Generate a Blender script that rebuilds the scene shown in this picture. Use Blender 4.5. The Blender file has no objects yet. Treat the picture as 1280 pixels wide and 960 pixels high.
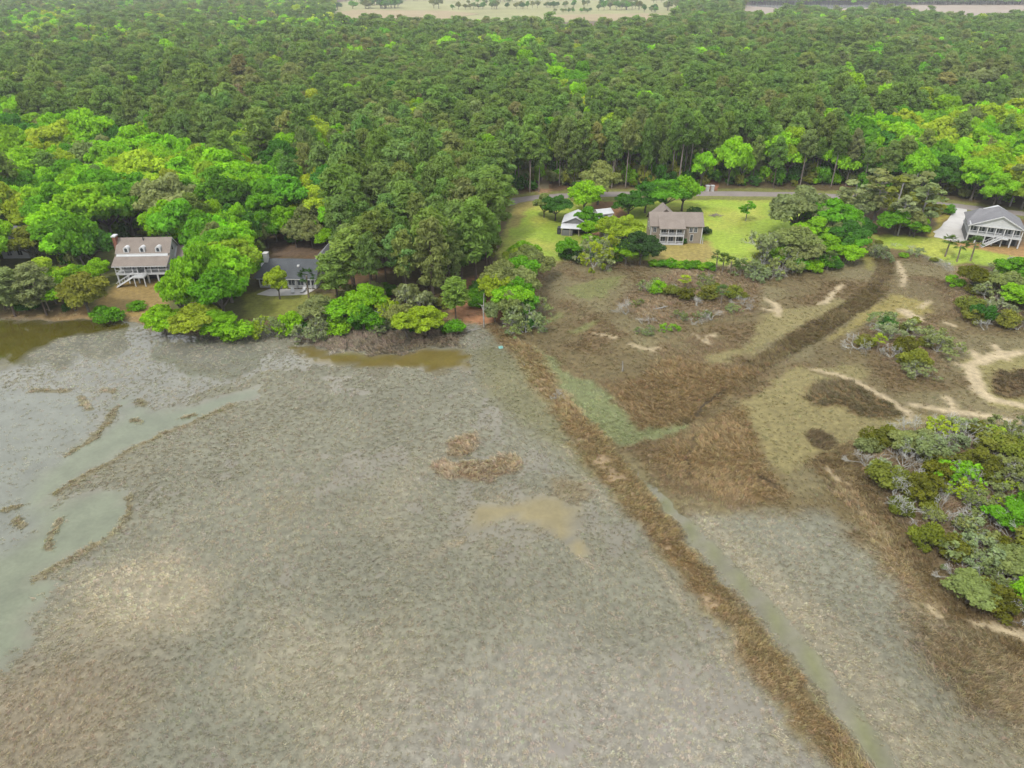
import bpy, math, random
import numpy as np
from mathutils import Vector

random.seed(7)
RS = np.random.RandomState(11)
scene = bpy.context.scene
COL = scene.collection

# ------------------------------------------------------------------ camera
CAM_H = 75.0
FPX = 889.0                       # focal length in photograph pixels (1280 wide)
PITCH = math.atan((480 + 42) / FPX)
cam_d = bpy.data.cameras.new('camera')
cam = bpy.data.objects.new('camera', cam_d)
COL.objects.link(cam)
cam.location = (0, 0, CAM_H)
cam.rotation_euler = (math.pi / 2 - PITCH, 0, 0)
cam_d.sensor_fit = 'HORIZONTAL'
cam_d.angle = 2 * math.atan(640 / FPX)
cam_d.clip_start = 0.5
cam_d.clip_end = 30000
scene.camera = cam

# ------------------------------------------------------------------ sky and sun (thin bright overcast)
SUN_EL, SUN_AZ = math.radians(52), math.radians(215)
world = bpy.data.worlds.new('World')
scene.world = world
world.use_nodes = True
wn, wl = world.node_tree.nodes, world.node_tree.links
wn.clear()
sky = wn.new('ShaderNodeTexSky'); sky.sky_type = 'NISHITA'; sky.sun_disc = False
sky.sun_elevation = SUN_EL; sky.sun_rotation = SUN_AZ; sky.dust_density = 2.0
tc = wn.new('ShaderNodeTexCoord')
nz = wn.new('ShaderNodeTexNoise'); nz.inputs['Scale'].default_value = 2.2; nz.inputs['Detail'].default_value = 5
cr = wn.new('ShaderNodeValToRGB')
cr.color_ramp.elements[0].position = 0.36; cr.color_ramp.elements[0].color = (6.0, 6.3, 6.8, 1)
cr.color_ramp.elements[1].position = 0.66; cr.color_ramp.elements[1].color = (9.6, 9.5, 9.3, 1)
mx = wn.new('ShaderNodeMix'); mx.data_type = 'RGBA'; mx.inputs[0].default_value = 0.84
bg = wn.new('ShaderNodeBackground'); bg.inputs['Strength'].default_value = 0.10
wo = wn.new('ShaderNodeOutputWorld')
wl.new(tc.outputs['Generated'], nz.inputs['Vector'])
wl.new(nz.outputs['Fac'], cr.inputs['Fac'])
wl.new(sky.outputs['Color'], mx.inputs[6])
wl.new(cr.outputs['Color'], mx.inputs[7])
wl.new(mx.outputs[2], bg.inputs['Color'])
wl.new(bg.outputs['Background'], wo.inputs['Surface'])

sun_d = bpy.data.lights.new('sun', 'SUN')
sun = bpy.data.objects.new('sun', sun_d)
COL.objects.link(sun)
sun_d.energy = 1.5
sun_d.angle = math.radians(11)
sun_d.color = (1.0, 0.95, 0.87)
sdir = Vector((math.sin(SUN_AZ) * math.cos(SUN_EL), math.cos(SUN_AZ) * math.cos(SUN_EL), math.sin(SUN_EL)))
sun.rotation_euler = sdir.to_track_quat('Z', 'Y').to_euler()

vs = scene.view_settings
vs.view_transform = 'Standard'; vs.look = 'None'; vs.exposure = 1.28; vs.gamma = 1.0
vs.use_curve_mapping = False
scene.render.engine = 'CYCLES'
cy = scene.cycles
cy.use_denoising = True
cy.max_bounces = 6; cy.diffuse_bounces = 3; cy.glossy_bounces = 2; cy.transmission_bounces = 3
cy.volume_bounces = 0; cy.transparent_max_bounces = 4
cy.use_adaptive_sampling = True; cy.adaptive_threshold = 0.02
cy.caustics_reflective = False; cy.caustics_refractive = False
scene.render.use_persistent_data = False

# ------------------------------------------------------------------ pixel -> ground survey helpers
CP, SP = math.cos(PITCH), math.sin(PITCH)
UP_Z = 1.0                        # height of the dry land above the marsh


def G(px, py, z=0.0):
    """point of the plane at height z that the photograph shows at a pixel"""
    dx = (px - 640) / FPX; dy = (480 - py) / FPX
    vx, vy, vz = dx, CP + dy * SP, -SP + dy * CP
    t = (z - CAM_H) / vz
    return (vx * t, vy * t, z)


def P(x, y, z):
    """numpy: world -> photograph pixel"""
    zz = np.asarray(z) - CAM_H
    d = y * CP - zz * SP
    u = y * SP + zz * CP
    return 640 + FPX * x / d, 480 - FPX * u / d, d


def lin(c):
    c = np.asarray(c, float) / 255.0
    return np.where(c <= 0.04045, c / 12.92, ((c + 0.055) / 1.055) ** 2.4)


GAIN = 2.45


def alb(r, g, b, k=1.0):
    return np.clip(lin((r, g, b)) / GAIN * k, 0.004, 0.8)


# ------------------------------------------------------------------ numpy noise
def _hash(ix, iy, s):
    h = (ix.astype(np.int64) * 374761393 + iy.astype(np.int64) * 668265263 + s * 1442695041) & 0xffffffff
    h = ((h ^ (h >> 13)) * 1274126177) & 0xffffffff
    return ((h ^ (h >> 16)) & 0xffff) / 65535.0


def vnoise(x, y, s=0):
    ix, iy = np.floor(x), np.floor(y)
    fx, fy = x - ix, y - iy
    fx = fx * fx * (3 - 2 * fx); fy = fy * fy * (3 - 2 * fy)
    a = _hash(ix, iy, s); b = _hash(ix + 1, iy, s); c = _hash(ix, iy + 1, s); d = _hash(ix + 1, iy + 1, s)
    return (a * (1 - fx) + b * fx) * (1 - fy) + (c * (1 - fx) + d * fx) * fy


def fbm(x, y, sc, s=0, o=3):
    v = np.zeros_like(x); a = 0.5; t = 0
    for k in range(o):
        v += a * vnoise(x / sc + 17.3 * k, y / sc - 9.1 * k, s + k); t += a
        a *= 0.5; sc *= 0.5
    return v / t


def smooth(e0, e1, v):
    t = np.clip((v - e0) / (e1 - e0), 0, 1)
    return t * t * (3 - 2 * t)


def seg_dist(X, Y, a, b):
    ax, ay = a; bx, by = b
    dx, dy = bx - ax, by - ay
    L = dx * dx + dy * dy + 1e-9
    t = np.clip(((X - ax) * dx + (Y - ay) * dy) / L, 0, 1)
    return np.hypot(X - ax - t * dx, Y - ay - t * dy), t


def poly_sdf(X, Y, pts, pad):
    """signed distance (positive inside), -pad outside the padded box"""
    out = np.full(X.shape, -float(pad))
    p = np.array(pts)
    m = (X > p[:, 0].min() - pad) & (X < p[:, 0].max() + pad) & (Y > p[:, 1].min() - pad) & (Y < p[:, 1].max() + pad)
    if not m.any():
        return out
    x, y = X[m], Y[m]
    d = np.full(x.shape, 1e9); ins = np.zeros(x.shape, bool)
    n = len(p)
    for i in range(n):
        a, b = p[i], p[(i + 1) % n]
        dd, _ = seg_dist(x, y, a, b)
        d = np.minimum(d, dd)
        if a[1] != b[1]:
            c = ((a[1] > y) != (b[1] > y)) & (x < (b[0] - a[0]) * (y - a[1]) / (b[1] - a[1]) + a[0])
            ins ^= c
    out[m] = np.where(ins, d, -d)
    return out


def line_dist(X, Y, pts, widths, pad=12):
    """half-width minus distance along a polyline (positive inside)"""
    out = np.full(X.shape, -float(pad))
    p = np.array(pts)
    w = np.broadcast_to(np.array(widths, float), (len(p),)) if np.ndim(widths) else np.full(len(p), float(widths))
    m = (X > p[:, 0].min() - pad) & (X < p[:, 0].max() + pad) & (Y > p[:, 1].min() - pad) & (Y < p[:, 1].max() + pad)
    if not m.any():
        return out
    x, y = X[m], Y[m]
    best = np.full(x.shape, -1e9)
    for i in range(len(p) - 1):
        dd, t = seg_dist(x, y, p[i], p[i + 1])
        best = np.maximum(best, w[i] * (1 - t) + w[i + 1] * t - dd)
    out[m] = np.maximum(best, -pad)
    return out


def gp(pts, z=0.0):
    return [G(a, b, z)[:2] for a, b in pts]


# ------------------------------------------------------------------ survey of the ground (photograph pixels)
UPLAND = [(-420, 398), (0, 396), (60, 398), (150, 396), (190, 408), (240, 414), (300, 412), (350, 410), (400, 412), (460, 405), (520, 408),
          (575, 404), (612, 400), (640, 402), (668, 395), (672, 360), (690, 330), (720, 322), (815, 324), (890, 332), (935, 326), (990, 334),
          (1040, 326), (1070, 318), (1088, 292), (1112, 300), (1150, 312), (1196, 326), (1192, 346), (1300, 352), (1700, 372),
          (6000, 200), (9000, -34), (-9000, -34), (-6000, 398)]
EAST_WOOD = [(1186, 352), (1230, 332), (1300, 330), (1420, 345), (1420, 440), (1300, 412), (1255, 404), (1215, 408), (1192, 395), (1184, 372)]
ISLAND = [(1080, 560), (1110, 540), (1180, 530), (1290, 540), (1400, 560), (1450, 690), (1380, 762), (1290, 752), (1200, 745), (1170, 715), (1150, 680), (1110, 640)]
ISLET = [(1058, 430), (1080, 408), (1120, 400), (1165, 405), (1190, 425), (1180, 445), (1165, 470), (1135, 472), (1110, 455), (1080, 440)]
SCRUB = [(770, 380), (800, 350), (850, 338), (940, 335), (960, 350), (945, 392), (880, 402), (830, 412), (790, 398)]
LAWN = [(622, 330), (632, 290), (640, 258), (652, 252), (860, 250), (1000, 251), (1050, 256), (1070, 290), (1010, 305), (985, 322), (930, 326), (890, 330), (815, 322), (720, 320), (690, 326), (640, 345)]
LAWN2 = [(1090, 292), (1150, 296), (1210, 300), (1300, 318), (1330, 345), (1195, 326), (1140, 310), (1100, 303)]
BERM = [(612, 410), (640, 428), (662, 448), (692, 490), (730, 545), (775, 600), (820, 655), (860, 700), (905, 760), (955, 830), (1010, 900), (1062, 960), (1130, 1050)]
DITCH = [(790, 590), (815, 612), (842, 640), (870, 668), (900, 700), (930, 732), (965, 768), (1000, 812), (1030, 852), (1060, 890), (1092, 932), (1125, 975), (1180, 1050)]
BROWN_DITCH = [(845, 520), (880, 492), (920, 474), (960, 450), (1000, 425), (1040, 400), (1075, 378), (1098, 358), (1108, 335), (1095, 305)]
EASTSIDE = [(625, 405), (665, 450), (700, 500), (760, 580), (800, 628), (860, 640), (960, 640), (1030, 640), (1120, 720), (1200, 790), (1300, 850), (1700, 950), (1700, 380), (1190, 340), (1110, 300), (1080, 290), (1060, 318), (690, 325), (665, 370)]
CREEK = [(322, 485), (300, 491), (262, 500), (215, 512), (188, 517), (172, 508), (160, 496), (148, 500), (158, 520), (130, 545), (95, 565), (62, 590), (36, 615), (30, 640), (44, 660), (52, 640), (60, 622), (110, 592), (135, 579), (165, 559), (200, 541), (240, 528), (290, 507), (322, 494)]
FLOOD = [(-60, 486), (40, 490), (100, 493), (122, 505), (112, 524), (128, 532), (60, 590), (42, 618), (46, 650), (34, 690), (10, 705), (-60, 720), (-120, 600)]
POOL = [(58, 642), (84, 622), (118, 610), (152, 617), (157, 640), (140, 662), (110, 686), (70, 707), (44, 720), (76, 727), (58, 742), (36, 753), (30, 790), (26, 818), (0, 836), (-80, 850), (-100, 690), (0, 700), (30, 684), (50, 662)]
SHOREPOOL1 = [(-400, 400), (60, 402), (130, 400), (188, 404), (180, 411), (130, 414), (75, 420), (42, 440), (22, 462), (0, 466), (-400, 480)]
SHOREPOOL2 = [(358, 428), (400, 437), (430, 443), (500, 446), (540, 436), (582, 438), (584, 460), (540, 468), (510, 460), (480, 457), (445, 462), (418, 458), (390, 450), (372, 442)]
POND = [(598, 630), (612, 632), (645, 632), (672, 617), (692, 622), (716, 634), (720, 670), (738, 690), (728, 694), (708, 680), (690, 667), (665, 654), (642, 646), (616, 651), (592, 662), (584, 674), (590, 656)]
FILM = [(-60, 410), (180, 412), (330, 430), (390, 455), (330, 470), (240, 495), (120, 540), (60, 600), (-60, 640)]

FLATS = [
    [(962, 480), (1000, 456), (1016, 462), (1060, 482), (1115, 503), (1143, 522), (1190, 521), (1230, 526), (1290, 532), (1290, 545), (1200, 532), (1160, 535), (1130, 542), (1090, 556), (1056, 566), (1010, 578), (985, 600), (962, 592), (948, 560), (944, 535), (925, 512), (948, 492)],
    [(872, 452), (905, 456), (935, 444), (960, 430), (1000, 412), (1032, 396), (1060, 378), (1046, 372), (1012, 384), (985, 386), (958, 398), (944, 406), (938, 430), (905, 440)],
    [(1032, 424), (1078, 398), (1100, 376), (1116, 367), (1160, 380), (1162, 394), (1112, 401), (1082, 406), (1050, 418)],
    [(1018, 460), (1060, 455), (1085, 460), (1080, 476), (1050, 470)],
    [(1200, 452), (1240, 440), (1290, 436), (1290, 520), (1240, 508), (1222, 492), (1212, 466)],
]
GREENSPOTS = [[(706, 362), (740, 352), (775, 345), (771, 360), (756, 372), (735, 375), (716, 370)], [(714, 416), (745, 399), (744, 408), (722, 419)],
              [(690, 395), (700, 392), (698, 402), (686, 402)]]
GREENSTRIP = [(655, 432), (672, 440), (692, 448), (706, 466), (746, 480), (772, 512), (798, 536), (850, 524), (858, 534), (822, 548), (790, 556), (765, 560), (730, 528), (700, 490), (676, 456)]
BROWNS = [
    [(755, 482), (800, 470), (815, 455), (850, 444), (880, 458), (930, 458), (952, 465), (905, 500), (872, 520), (838, 529), (800, 535), (770, 508)],
    [(814, 578), (830, 560), (870, 536), (905, 515), (935, 510), (936, 535), (949, 555), (946, 576), (970, 600), (986, 620), (940, 627), (900, 622), (860, 604), (828, 592)],
    [(1003, 488), (1020, 474), (1060, 475), (1115, 502), (1136, 522), (1110, 526), (1070, 520), (1040, 511), (1010, 508)],
    [(1236, 470), (1252, 460), (1290, 466), (1290, 498), (1262, 498), (1238, 488)],
]
BROWN_SPOT = (1027, 551)
DARKSHORE = [(1000, 580), (1040, 560), (1078, 556), (1112, 640), (1160, 690), (1190, 745), (1290, 776), (1400, 800), (1400, 850), (1280, 822), (1240, 790), (1190, 772), (1150, 722), (1110, 684), (1050, 622)]
RIGHTBROWN = [(1130, 760), (1190, 780), (1300, 830), (1420, 860), (1420, 1000), (1290, 930), (1220, 890), (1160, 830)]
SANDS = [
    ([(1015, 461), (1050, 469), (1080, 483), (1110, 500), (1138, 519), (1136, 526)], 0.75),
    ([(1138, 507), (1180, 514), (1225, 520), (1300, 530)], 0.95),
    ([(1184, 498), (1190, 513)], 0.8),
    ([(1196, 456), (1215, 461), (1221, 488), (1240, 500), (1300, 514)], 1.4),
    ([(1212, 458), (1240, 446), (1300, 438)], 1.6), ([(1240, 432), (1258, 450)], 0.8), ([(1214, 440), (1228, 455)], 0.8),
    ([(1122, 328), (1130, 345), (1128, 358)], 1.0), ([(1020, 381), (1032, 378), (1042, 366), (1052, 355)], 0.8),
    ([(1130, 390), (1146, 400)], 1.6), ([(958, 374), (972, 384), (974, 396)], 1.1), ([(955, 387), (972, 390)], 0.7),
    ([(745, 418), (772, 422)], 0.55), ([(788, 431), (818, 439), (828, 434)], 0.6), ([(866, 418), (884, 430), (882, 422), (896, 418)], 0.55),
    ([(1224, 781), (1290, 796)], 0.9), ([(1034, 586), (1046, 600), (1058, 606)], 0.55), ([(1150, 386), (1160, 378)], 0.6),
    ([(1180, 404), (1192, 408)], 0.6), ([(908, 322), (912, 336)], 0.7), ([(975, 290), (986, 294)], 1.6), ([(1166, 760), (1174, 770)], 0.4),
]
ERODED = [(660, 452), (668, 462), (681, 478), (684, 486), (703, 508), (724, 552), (733, 556), (762, 590), (772, 600), (800, 640), (833, 666), (884, 747), (752, 580), (790, 622), (845, 690)]
TUSSOCKS = [[(560, 552), (575, 545), (592, 540), (603, 552), (598, 566), (580, 577), (560, 572)],
            [(532, 585), (548, 576), (565, 582), (600, 580), (622, 572), (644, 574), (646, 584), (625, 594), (600, 604), (572, 600), (548, 600)]]
STRAW = [([(100, 720), (200, 690), (275, 720), (262, 780), (150, 802), (60, 795)], 1.0), ([(560, 545), (480, 600), (470, 660), (520, 700), (500, 640)], 0.4),
         ([(940, 700), (1000, 730), (1100, 830), (1180, 960), (1120, 960), (1040, 860), (960, 760)], 0.7), ([(860, 620), (900, 650), (960, 720), (990, 760), (930, 720), (880, 665)], 0.9),
         ([(330, 760), (520, 800), (560, 900), (420, 960), (300, 860)], 0.5)]
TANCORNER = [(-200, 850), (0, 836), (40, 822), (110, 806), (170, 815), (190, 870), (120, 960), (-200, 1100)]
SHOREFRINGE = [(375, 420), (420, 412), (500, 414), (575, 410), (584, 436), (540, 434), (500, 446), (430, 441), (390, 434)]
OLIVEMARSH = [(620, 430), (660, 450), (690, 500), (760, 600), (740, 600), (690, 560), (640, 520), (600, 480), (590, 440)]
TANBROWN = [(678, 600), (705, 592), (732, 600), (735, 618), (712, 626), (685, 618)]
PINKFRINGE = [(1045, 600), (1060, 590), (1120, 690), (1180, 760), (1160, 770), (1100, 710)]
DIRT = [
    ([(575, 400), (560, 370), (590, 345), (640, 340), (645, 375), (620, 402)], (196, 140, 102)),
    ([(120, 396), (128, 372), (150, 352), (210, 345), (218, 370), (190, 396)], (176, 146, 88)),
    ([(60, 396), (75, 370), (110, 380), (120, 396)], (182, 148, 100)),
    ([(335, 312), (352, 302), (405, 300), (405, 318), (340, 320)], (128, 104, 84)),
    ([(300, 372), (330, 362), (410, 368), (410, 392), (310, 400)], (150, 152, 66)),
    ([(815, 322), (812, 302), (885, 300), (895, 318), (880, 330)], (182, 160, 92)),
    ([(735, 262), (745, 252), (772, 252), (790, 272), (760, 300), (735, 292)], (168, 122, 92)),
    ([(1165, 292), (1205, 300), (1275, 312), (1300, 280), (1330, 300), (1310, 330), (1260, 318), (1200, 308)], (198, 152, 100)),
    ([(1155, 292), (1175, 268), (1190, 262), (1180, 280), (1172, 298)], (180, 165, 70)),
    ([(1078, 305), (1088, 292), (1098, 320), (1092, 336), (1080, 330)], (160, 150, 78)),
    ([(640, 258), (652, 252), (690, 250), (660, 262), (640, 285), (630, 300)], (178, 160, 92)),
    ([(880, 200), (895, 200), (893, 236), (882, 238)], (186, 118, 84)),
    ([(674, 190), (690, 190), (686, 240), (672, 242)], (190, 150, 112)),
]
WET = alb(158, 152, 132)
PALEMID = [(420, 1000), (520, 860), (700, 800), (900, 850), (1010, 960), (1000, 1100), (420, 1100)]


ROADLINE = [(560, 280), (620, 258), (655, 249), (700, 245), (760, 243), (860, 242), (980, 243), (1060, 246), (1130, 251), (1190, 257), (1240, 263), (1300, 270), (1420, 288)]


def zone(X, Y, ground_only=False):
    """survey of the place at points X, Y: height, soil colour, water colour, tuft colour / density / height"""
    n14 = fbm(X, Y, 14.0, 3); n4 = fbm(X, Y, 4.0, 9); n40 = fbm(X, Y, 40.0, 21)
    wx = (fbm(X, Y, 7.0, 31) - .5) * 3.6 + (fbm(X, Y, 2.0, 33, 2) - .5) * 2.2 + (fbm(X, Y, .8, 35, 2) - .5) * 1.0
    wy = (fbm(X, Y, 7.0, 41) - .5) * 3.6 + (fbm(X, Y, 2.0, 43, 2) - .5) * 2.2 + (fbm(X, Y, .8, 45, 2) - .5) * 1.0
    XW, YW = X + wx, Y + wy
    XS, YS = X + .35 * wx, Y + .35 * wy
    n = len(X)
    soil = np.tile(alb(148, 144, 125), (n, 1)); tuft = np.tile(WET, (n, 1)); wat = np.tile(alb(150, 146, 128), (n, 1))
    dens = np.full(n, 0.75); hgt = np.full(n, 0.17)
    z = 0.02 + (n4 - .5) * 0.10 + (n14 - .5) * 0.10

    def put(arr, col, m):
        arr += (np.asarray(col) - arr) * m[:, None]

    def lay(m, s=None, t=None, d=None, h=None, zz=None, w=None):
        nonlocal dens, hgt, z
        if s is not None: put(soil, alb(*s), m)
        if t is not None: put(tuft, alb(*t), m)
        if w is not None: put(wat, alb(*w), m)
        if d is not None: dens = dens + (d - dens) * m
        if h is not None: hgt = hgt + (h - hgt) * m
        if zz is not None: z = z + (zz - z) * m

    pm = lambda poly, f=1.0, zl=0.0, warp=True: smooth(-f, f, poly_sdf(XW if warp else XS, YW if warp else YS, gp(poly, zl), 8 + f))
    ln = lambda pl, w, f=.7, zl=0.0: smooth(-f, f, line_dist(XS, YS, gp(pl, zl), w))
    # broad drifts of paler and browner reed over the wet marsh
    lay(smooth(.45, .75, n14) * .7, t=(170, 160, 138)); lay(smooth(.5, .75, n40) * .6, t=(150, 144, 122), s=(142, 137, 118))
    lay(smooth(.55, .8, fbm(X, Y, 22., 61)) * .7, t=(168, 156, 124), s=(154, 144, 120))
    for poly, k in STRAW:
        lay(pm(poly, 4.0) * k, s=(172, 160, 136), t=(196, 186, 160), d=.9, zz=.05)
    lay(pm(PALEMID, 9.0) * .75, s=(172, 164, 152), t=(190, 181, 166), w=(168, 162, 152))
    lay(pm(FILM, 4.0), t=(164, 160, 140), d=.8, zz=-.035, w=(146, 146, 132))
    lay(pm(TANCORNER, 6.0) * .8, s=(156, 140, 116), t=(172, 154, 126), d=.95, zz=.1)
    lay(pm(OLIVEMARSH, 3.0) * .8, s=(138, 132, 96), t=(150, 146, 100), zz=.06)
    lay(pm(TANBROWN, 1.5) * .7, s=(140, 122, 88), t=(160, 136, 98), d=1.0, zz=.12)
    lay(pm(SHOREFRINGE, 1.0), s=(96, 86, 70), t=(132, 116, 96), d=.9, h=.6, zz=.12)
    # east basin: short brown rush over firm mud
    m = pm(EASTSIDE, 2.5)
    lay(m, s=(130, 113, 76), t=(142, 124, 86), d=.45, h=.22, zz=.16)
    mm = m * smooth(.42, .62, fbm(X, Y, 9., 71))
    lay(mm, s=(126, 104, 70), t=(134, 110, 72), d=.8, h=.32)
    lay(m * smooth(.50, .66, fbm(X, Y, 16., 77)) * .75, s=(146, 134, 96), t=(152, 138, 100), d=.35, h=.18)
    for q in FLATS:
        lay(pm(q, 1.0), s=(156, 142, 94), t=(158, 144, 92), d=.35, h=.16, zz=.14)
    lay(pm(FLATS[2], 1.0) * .7, s=(168, 150, 80), t=(172, 156, 84)); lay(pm(FLATS[4], 1.0) * .5, s=(160, 150, 90))
    for q in GREENSPOTS:
        lay(pm(q, .9), s=(138, 136, 82), t=(146, 148, 84), d=.4, h=.2)
    lay(pm(GREENSTRIP, 1.0), s=(136, 140, 94), t=(150, 156, 104), d=.6, h=.22, zz=.06)
    lay(ln(BROWN_DITCH, [3.2, 3.2, 2.6, 2.6, 2.8, 3, 3, 2.6, 2.2, 1.8]), s=(84, 66, 38), t=(118, 96, 56), d=1.1, h=.5, zz=.07)
    for i, q in enumerate(BROWNS):
        tc_ = [(146, 114, 70), (154, 122, 76), (112, 98, 66), (108, 90, 64)][i]
        lay(pm(q, 2.0 if i < 2 else 1.0), s=(128, 104, 66), t=tc_, d=1.0, h=.45, zz=.2)
    bx, by, _ = G(*BROWN_SPOT)
    lay(smooth(-.5, .5, 2.3 - np.hypot(XS - bx, (YS - by) * .7)), s=(96, 76, 48), t=(108, 88, 58), d=1.2, h=.6)
    lay(pm(DARKSHORE, 2.0), s=(112, 90, 54), t=(132, 106, 64), d=1.1, h=.45, zz=.2)
    lay(pm(RIGHTBROWN, 3.5) * .85, s=(122, 102, 68), t=(142, 118, 78), d=1.1, h=.6, zz=.15)
    lay(pm(PINKFRINGE, 1.8) * .8, s=(150, 128, 92), t=(166, 140, 100), d=.9, h=.5)
    for pl, w in SANDS:
        lay(ln(pl, [w * f for f in ([.5] + [1] * (len(pl) - 2) + [.5])] if len(pl) > 2 else w, .8), s=(214, 192, 156), d=0.0, zz=.19)
    # water bodies
    lay(pm(FLOOD, 1.2), w=(142, 146, 132), s=(128, 128, 108), d=.28, zz=-.08)
    for q in (CREEK, POOL):
        lay(pm(q, 1.5), w=(140, 148, 122), s=(126, 126, 102), d=0, zz=-.3)
    cx = [(30, 545), (100, 520), (40, 580)]
    lay(pm(SHOREPOOL1, .9), w=(104, 98, 40), d=0, zz=-.3); lay(pm(SHOREPOOL2, .8), w=(132, 118, 64), d=0, zz=-.3)  # shore pools: olive silt, with the dark tree reflection painted into the colour
    lay(pm(POND, .6, 0.0, False), w=(162, 150, 108), s=(150, 136, 98), d=0, zz=-.18)
    lay(ln(DITCH, [.4, .8, .9, 1.0, 1.0, 1.0, 1.1, 1.1, 1.1, 1.1, 1.1, 1.1, 1.1], .9), w=(138, 140, 98), s=(124, 122, 88), d=.05, zz=-.2)
    # banks of rush beside the creek
    for pl in ([(290, 507), (240, 529), (200, 543), (165, 561), (135, 581), (110, 594), (66, 617)], [(158, 622), (158, 642), (142, 664), (110, 688), (70, 709), (46, 722)],
               [(58, 690), (64, 672), (76, 650)], [(85, 570), (110, 556), (128, 540), (148, 508)], [(40, 488), (85, 489)], [(175, 500), (182, 506)], [(132, 488), (142, 490)], [(166, 524), (176, 526)],
               [(225, 522), (238, 520)], [(100, 496), (112, 512)], [(5, 636), (28, 632)], [(14, 652), (24, 660)]):
        lay(ln(pl, .75, .5), s=(142, 132, 104), t=(160, 148, 118), d=.8, h=.3, zz=.08)
    for pl, w in (([(866, 540), (864, 560), (857, 572), (864, 585), (862, 600)], .22), ([(868, 522), (880, 505), (900, 494), (905, 488)], .35), ([(940, 590), (955, 600), (966, 606)], .3), ([(1120, 640), (1136, 650), (1148, 656)], .3)):
        lay(ln(pl, w, .3), s=(72, 60, 42), t=(84, 70, 50), d=.1, zz=.06)  # dark channels; the line edging the first brown patch is a painted shadow notch
    for pl, w in (([(690, 668), (735, 700), (770, 722)], .5), ([(706, 560), (742, 610), (790, 672), (830, 722), (880, 790), (930, 860), (985, 940)], .45), ([(530, 700), (560, 680), (590, 672)], .5), ([(40, 745), (120, 720), (220, 700)], .5), ([(60, 800), (110, 770), (140, 740)], .4), ([(600, 655), (640, 650), (690, 672)], .35)):
        lay(ln(pl, w, 1.0) * smooth(.35, .6, fbm(X, Y, 5., 97)), t=(200, 186, 160), s=(160, 148, 126), d=1.0, zz=.05)
    for q in TUSSOCKS:
        lay(pm(q, .8), s=(150, 122, 92), t=(164, 146, 122), d=1.2, h=.6, zz=.22)
    # old rice-field bank running across the marsh
    bd = line_dist(X + .75 * wx, Y + .75 * wy, gp(BERM), [1.6, 2.2, 2.8, 3.0, 3.0, 3.0, 2.6, 2.3, 2.6, 2.6, 2.6, 2.6, 2.6])
    m = smooth(-1.2, 1.2, bd + (n4 - .5) * 2.6)
    lay(m, s=(130, 108, 70), t=(152, 126, 80), d=1.2, h=.45, zz=.55)
    lay(m * smooth(.45, .7, fbm(X, Y, 5., 91)) * .8, t=(156, 124, 78), s=(128, 100, 62))
    mf = smooth(-1.6, .2, bd) * (1 - m) * smooth(.4, .6, fbm(X, Y, 6., 95)); lay(mf * .7, s=(158, 142, 98), t=(176, 160, 116), d=.9)
    for a, b in ERODED:
        ex, ey, _ = G(a, b)
        ss = .5 + (a * 7 % 5) * .14
        lay(smooth(-.5, .4, ss - np.hypot((XW - ex) * .8, YW - ey)), s=(184, 158, 126), d=.25, zz=.35)
    # dry land
    for q, hz in ((ISLAND, .5), (ISLET, .4), (EAST_WOOD, .6), (SCRUB, .3)):
        sd = poly_sdf(XS, YS, gp(q), 8); m = smooth(-1.5, 2, sd)
        lay(m, s=(134, 114, 86), t=(146, 120, 86), d=.7, h=.45, zz=hz)
    sd = poly_sdf(XS, YS, gp(UPLAND, .5), 30)
    m = smooth(-1.5, 1.0, sd)
    lay(m, s=(160, 132, 92), t=(166, 140, 96), d=.35, h=.3)
    z = z + (UP_Z + (n14 - .5) * .06 - z) * smooth(-1.2, 4.0, sd)
    m2 = smooth(0, 6, sd)
    lay(m2, s=(108, 92, 60), d=.05)
    lay(m2 * smooth(.5, .7, n14) * .6, s=(136, 100, 72))
    lay(m2 * pm([(-300, 400), (-300, 250), (300, 250), (330, 300), (318, 400)], 6.0, UP_Z) * .8, s=(108, 114, 56))
    up = m2.copy()
    for q in (LAWN, LAWN2):
        ml = smooth(-1.5, 1.5, poly_sdf(XW, YW, gp(q, UP_Z), 10))
        lay(ml, s=(178, 200, 72), t=(176, 178, 66), d=.35, h=.12)
        lay(ml * smooth(.45, .68, fbm(X, Y, 11., 101)) * .5, s=(200, 186, 92)); lay(ml * smooth(.5, .7, fbm(X, Y, 17., 111)) * .7, s=(154, 178, 52))
    mv = smooth(-1.5, 1.5, line_dist(XW, YW, gp(ROADLINE, UP_Z), 7.5)); lay(mv, s=(146, 146, 78))
    for q, c_ in DIRT:
        md = smooth(-1.2, 1.2, poly_sdf(XW, YW, gp(q, UP_Z), 8))
        lay(md * .95, s=c_, d=.1)
    soil *= np.array([[1.02, 1.07, 1.06]])
    return dict(z=z, soil=soil, wat=wat, tuft=tuft, dens=dens, hgt=hgt, up=up)


def gz(x, y):
    return float(zone(np.array([float(x)]), np.array([float(y)]))['z'][0])


# ------------------------------------------------------------------ materials
def mat_new(name):
    m = bpy.data.materials.new(name); m.use_nodes = True
    nt = m.node_tree; nt.nodes.clear()
    out = nt.nodes.new('ShaderNodeOutputMaterial')
    return m, nt, out


def N(nt, t, **kw):
    n = nt.nodes.new(t)
    for k, v in kw.items():
        if k in n.inputs: n.inputs[k].default_value = v
        else: setattr(n, k, v)
    return n


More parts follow.
